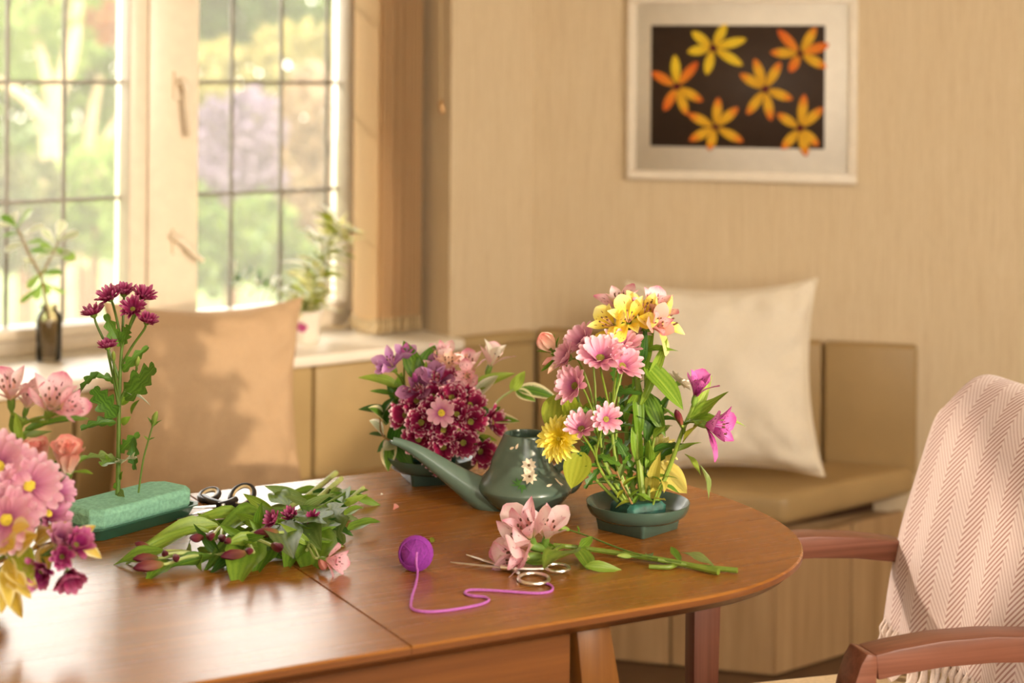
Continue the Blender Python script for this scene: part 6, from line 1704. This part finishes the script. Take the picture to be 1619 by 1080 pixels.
flower('trailing_sprig', 'pale silvery sprig arching left from the painted pot on the sill', 'plant', None, path1, 0.0022, 0.0014, [], 'stem_pale', auto=[(44, 0.25, 0.99, 0.040, 0.62, 'spoon', ['leaf_white_lit', 'leaf_white_lit', 'leaf_dark'], 1.0, 0.3)])
path2 = [pp_ + V((0.008, 0.004, 0.06)), k_(484, 485), k_(500, 440), k_(520, 390), k_(538, 352)]
flower('upright_sprig', 'yellow green feathery sprig rising right from the painted pot on the sill', 'plant', None, path2, 0.0028, 0.0016, [], 'stem_pale', auto=[(120, 0.10, 0.99, 0.080, 0.18, 'lance', ['leaf_cream', 'leaf_cream', 'leaf_white_lit', 'leaf_olive'], 1.0, 0.5)])

# ------------------------------------------------------------------ garden beyond the window
GZ = -0.45
b = B(); b.add([V((-40, 6.0, GZ)), V((25, 6.0, GZ)), V((25, 60, GZ)), V((-40, 60, GZ))], [(0, 1, 2, 3)])
struct('lawn', b, 'lawn')
npr = np.random.default_rng(4)
def leaf_cloud(blobs, count, size, name, mat, parent):
    """many small leaves spread through ellipsoids (centre, radii)"""
    vol = np.array([r[0] * r[1] * r[2] for c, r in blobs]); vol = vol ** 0.75; vol /= vol.sum()
    vv = []
    for (c, r), w in zip(blobs, vol):
        n_ = max(12, int(count * w))
        d = npr.normal(size=(n_, 3)); d /= np.linalg.norm(d, axis=1)[:, None]
        rad = npr.uniform(0.55, 1.0, n_)[:, None] ** 0.5
        lump = 1 + 0.18 * np.sin(d[:, :1] * 7 + d[:, 1:2] * 5) * np.cos(d[:, 2:] * 6)
        p = np.array(c) + d * rad * lump * np.array(r)
        a = npr.normal(size=(n_, 3)); a /= np.linalg.norm(a, axis=1)[:, None]
        e = np.cross(a, npr.normal(size=(n_, 3))); e /= np.linalg.norm(e, axis=1)[:, None]
        s = size * npr.uniform(0.6, 1.4, n_)[:, None]
        vv.append(np.stack([p - a * s, p + e * s * 0.45, p + a * s, p - e * s * 0.45], 1))
    vv = np.concatenate(vv).reshape(-1, 3)
    nq = len(vv) // 4
    me = bpy.data.meshes.new(name)
    me.vertices.add(len(vv)); me.vertices.foreach_set('co', vv.ravel())
    me.loops.add(nq * 4); me.loops.foreach_set('vertex_index', np.arange(nq * 4, dtype=np.int32))
    me.polygons.add(nq); me.polygons.foreach_set('loop_start', np.arange(0, nq * 4, 4, dtype=np.int32))
    me.update(calc_edges=True); me.validate()
    me.materials.append(M[mat])
    o = link(name, me, parent)
    o['kind'] = 'stuff'
    return o
def tree(name, label, cat, trunk, r0, blobs, count, size, fol, bark='bark_brown', limbs=(), group=None):
    base_ = V((trunk[0].x, trunk[0].y, GZ))
    root = thing(name, label, cat, (0, 0, 0), 0, group)
    root.location = base_
    b = B()
    P_ = smoothpath([base_] + list(trunk), 5)
    b.tube(P_, [r0 * (1 - 0.5 * i / len(P_)) for i in range(len(P_))], 10)
    for lm, r_ in limbs:
        Q = smoothpath(lm, 5); b.tube(Q, [r_ * (1 - 0.6 * i / len(Q)) for i in range(len(Q))], 8)
    inv_ = Matrix.Translation(-base_)
    b.v = [tuple(inv_ @ V(p)) for p in b.v]
    b.build('trunk', bark, root, True, local=True)
    bl2 = [(tuple(V(c) - base_), r) for c, r in blobs]
    leaf_cloud(bl2, count, size, 'foliage', fol, root)
    return root
def blob(px, py, Y, rx, ry=None, rd=None):
    """ellipsoid given by its place in the view, distance and real radii taken from pixels at that distance"""
    ry = ry or rx
    return (tuple(at(px, py, Y)), (rx / F * Y, (rd or rx) / F * Y, ry / F * Y))
A = lambda x, y, Y: at(x, y, Y)
tree('garden_tree', 'pale forked tree trunk with green crown seen through the left casement', 'tree', [A(100, 420, 11), A(84, 300, 11), A(80, 230, 11), A(84, 170, 11), A(110, 90, 11), A(120, 0, 11)], 0.085,
     [blob(10, -20, 11, 130, 90), blob(130, -90, 11.5, 140, 90), blob(-120, 60, 11, 120, 130), blob(60, 80, 12, 90, 60)], 3600, 0.055, 'fol_lime', 'bark_cream',
     [([A(82, 215, 11), A(55, 170, 10.9), A(20, 140, 10.8), A(-40, 110, 10.8)], 0.05), ([A(84, 170, 11), A(66, 90, 11), A(40, 10, 11)], 0.04), ([A(140, 420, 12), A(142, 220, 12), A(158, 120, 12)], 0.05), ([A(150, 300, 12), A(172, 215, 12), A(215, 150, 12)], 0.045)])
tree('maple_tree', 'orange leaved maple crown at the top of the left casement', 'tree', [A(215, 300, 13), A(200, 120, 13), A(185, 20, 13)], 0.05, [blob(150, 0, 12.8, 80, 60), blob(215, 30, 13, 60, 50), blob(70, -40, 12.6, 60, 40)], 1500, 0.05, 'fol_orange')
tree('garden_shrub', 'round bright green shrub behind the bottle on the sill', 'shrub', [A(150, 390, 9.5), A(150, 330, 9.5)], 0.03, [blob(150, 290, 9.6, 62, 62), blob(165, 360, 9.6, 60, 50), blob(60, 370, 10, 70, 60)], 2600, 0.035, 'fol_lime')
tree('garden_shrub', 'dusky shrub with brown trunk near the left edge of the window', 'shrub', [A(40, 420, 9.0), A(40, 330, 9.0)], 0.05, [blob(40, 300, 9.0, 60, 60), blob(-40, 330, 8.9, 70, 90), blob(40, 390, 9.1, 80, 40)], 1800, 0.04, 'fol_dusk')
tree('dark_trunk', 'short brown trunk on the lawn behind the succulent', 'tree', [A(122, 440, 12.5), A(120, 380, 12.5), A(118, 300, 12.5)], 0.10, [blob(118, 260, 12.8, 60, 50)], 700, 0.05, 'fol_green', 'bark_brown')
tree('clipped_hedge', 'tall sunlit pale yellow hedge across the right casement', 'hedge', [A(380, 470, 17), A(380, 300, 17)], 0.08,
     [blob(x, 135 + (x % 3) * 4 - (30 if x > 430 else 0), 17, 46, 70, 40) for x in range(270, 700, 42)] + [blob(x, 250, 17.2, 50, 90, 40) for x in range(280, 700, 50)], 6500, 0.07, 'fol_yellow')
tree('purple_shrub', 'mauve leaved shrub in the middle of the right casement', 'shrub', [A(370, 470, 12), A(370, 330, 12)], 0.05, [blob(330, 230, 12, 62, 70), blob(395, 205, 12, 55, 65), blob(350, 275, 11.9, 70, 50), blob(410, 280, 12, 40, 40)], 3400, 0.045, 'fol_purple')
tree('garden_shrub', 'light green shrub low in the right casement', 'shrub', [A(360, 480, 10), A(360, 420, 10)], 0.03, [blob(330, 400, 10, 60, 66), blob(410, 380, 10, 66, 72), blob(300, 340, 10.4, 50, 50), blob(470, 430, 10, 50, 50)], 3200, 0.035, 'fol_green')
tree('pale_conifer', 'peach coloured column of foliage at the right of the right casement', 'tree', [A(490, 470, 13), A(490, 200, 13)], 0.08, [blob(490, 180, 13, 48, 80), blob(484, 300, 13, 56, 110), blob(545, 260, 13.2, 50, 120), blob(500, 410, 13, 60, 60)], 4200, 0.05, 'fol_peach')
tree('background_tree', 'dark green tree top above the hedge in the right casement', 'tree', [A(330, 200, 22), A(330, 60, 22)], 0.2, [blob(300, 20, 22, 80, 70), blob(400, 10, 22, 80, 70), blob(350, -60, 22, 120, 70)], 3000, 0.12, 'fol_deep')
tree('background_tree', 'pale green tree top at the upper right of the right casement', 'tree', [A(520, 200, 24), A(520, 60, 24)], 0.2, [blob(500, 10, 24, 80, 80), blob(590, 20, 24, 90, 90), blob(540, -80, 24, 110, 60)], 2600, 0.12, 'fol_lime')
tree('background_tree', 'large green tree filling the gap beyond the forked trunk', 'tree', [A(150, 300, 24), A(140, 60, 24)], 0.25, [blob(60, 60, 24, 150, 130), blob(190, 90, 24, 100, 130), blob(-120, 40, 24, 150, 160), blob(250, 20, 24.5, 90, 100), blob(100, 260, 24, 220, 130), blob(-150, 260, 24, 160, 130)], 6500, 0.12, 'fol_green')
# far line of trees closing the garden
b0 = tag(bpy.data.objects.new('tree_belt', None), 'distant belt of pale green trees closing the far side of the garden', 'tree belt'); C.objects.link(b0)
b0.location = (0, 34, GZ)
fb_ = []
for i in range(26):
    x = -34 + i * 2.3
    fb_.append(((x, npr.uniform(-1.5, 1.5), 1.2), (1.9, 1.2, 1.6)))
    fb_.append(((x + 1, npr.uniform(-1.5, 1.5), 2.6), (1.8, 1.2, 1.1)))
leaf_cloud(fb_, 12000, 0.20, 'foliage', 'fol_green', b0)
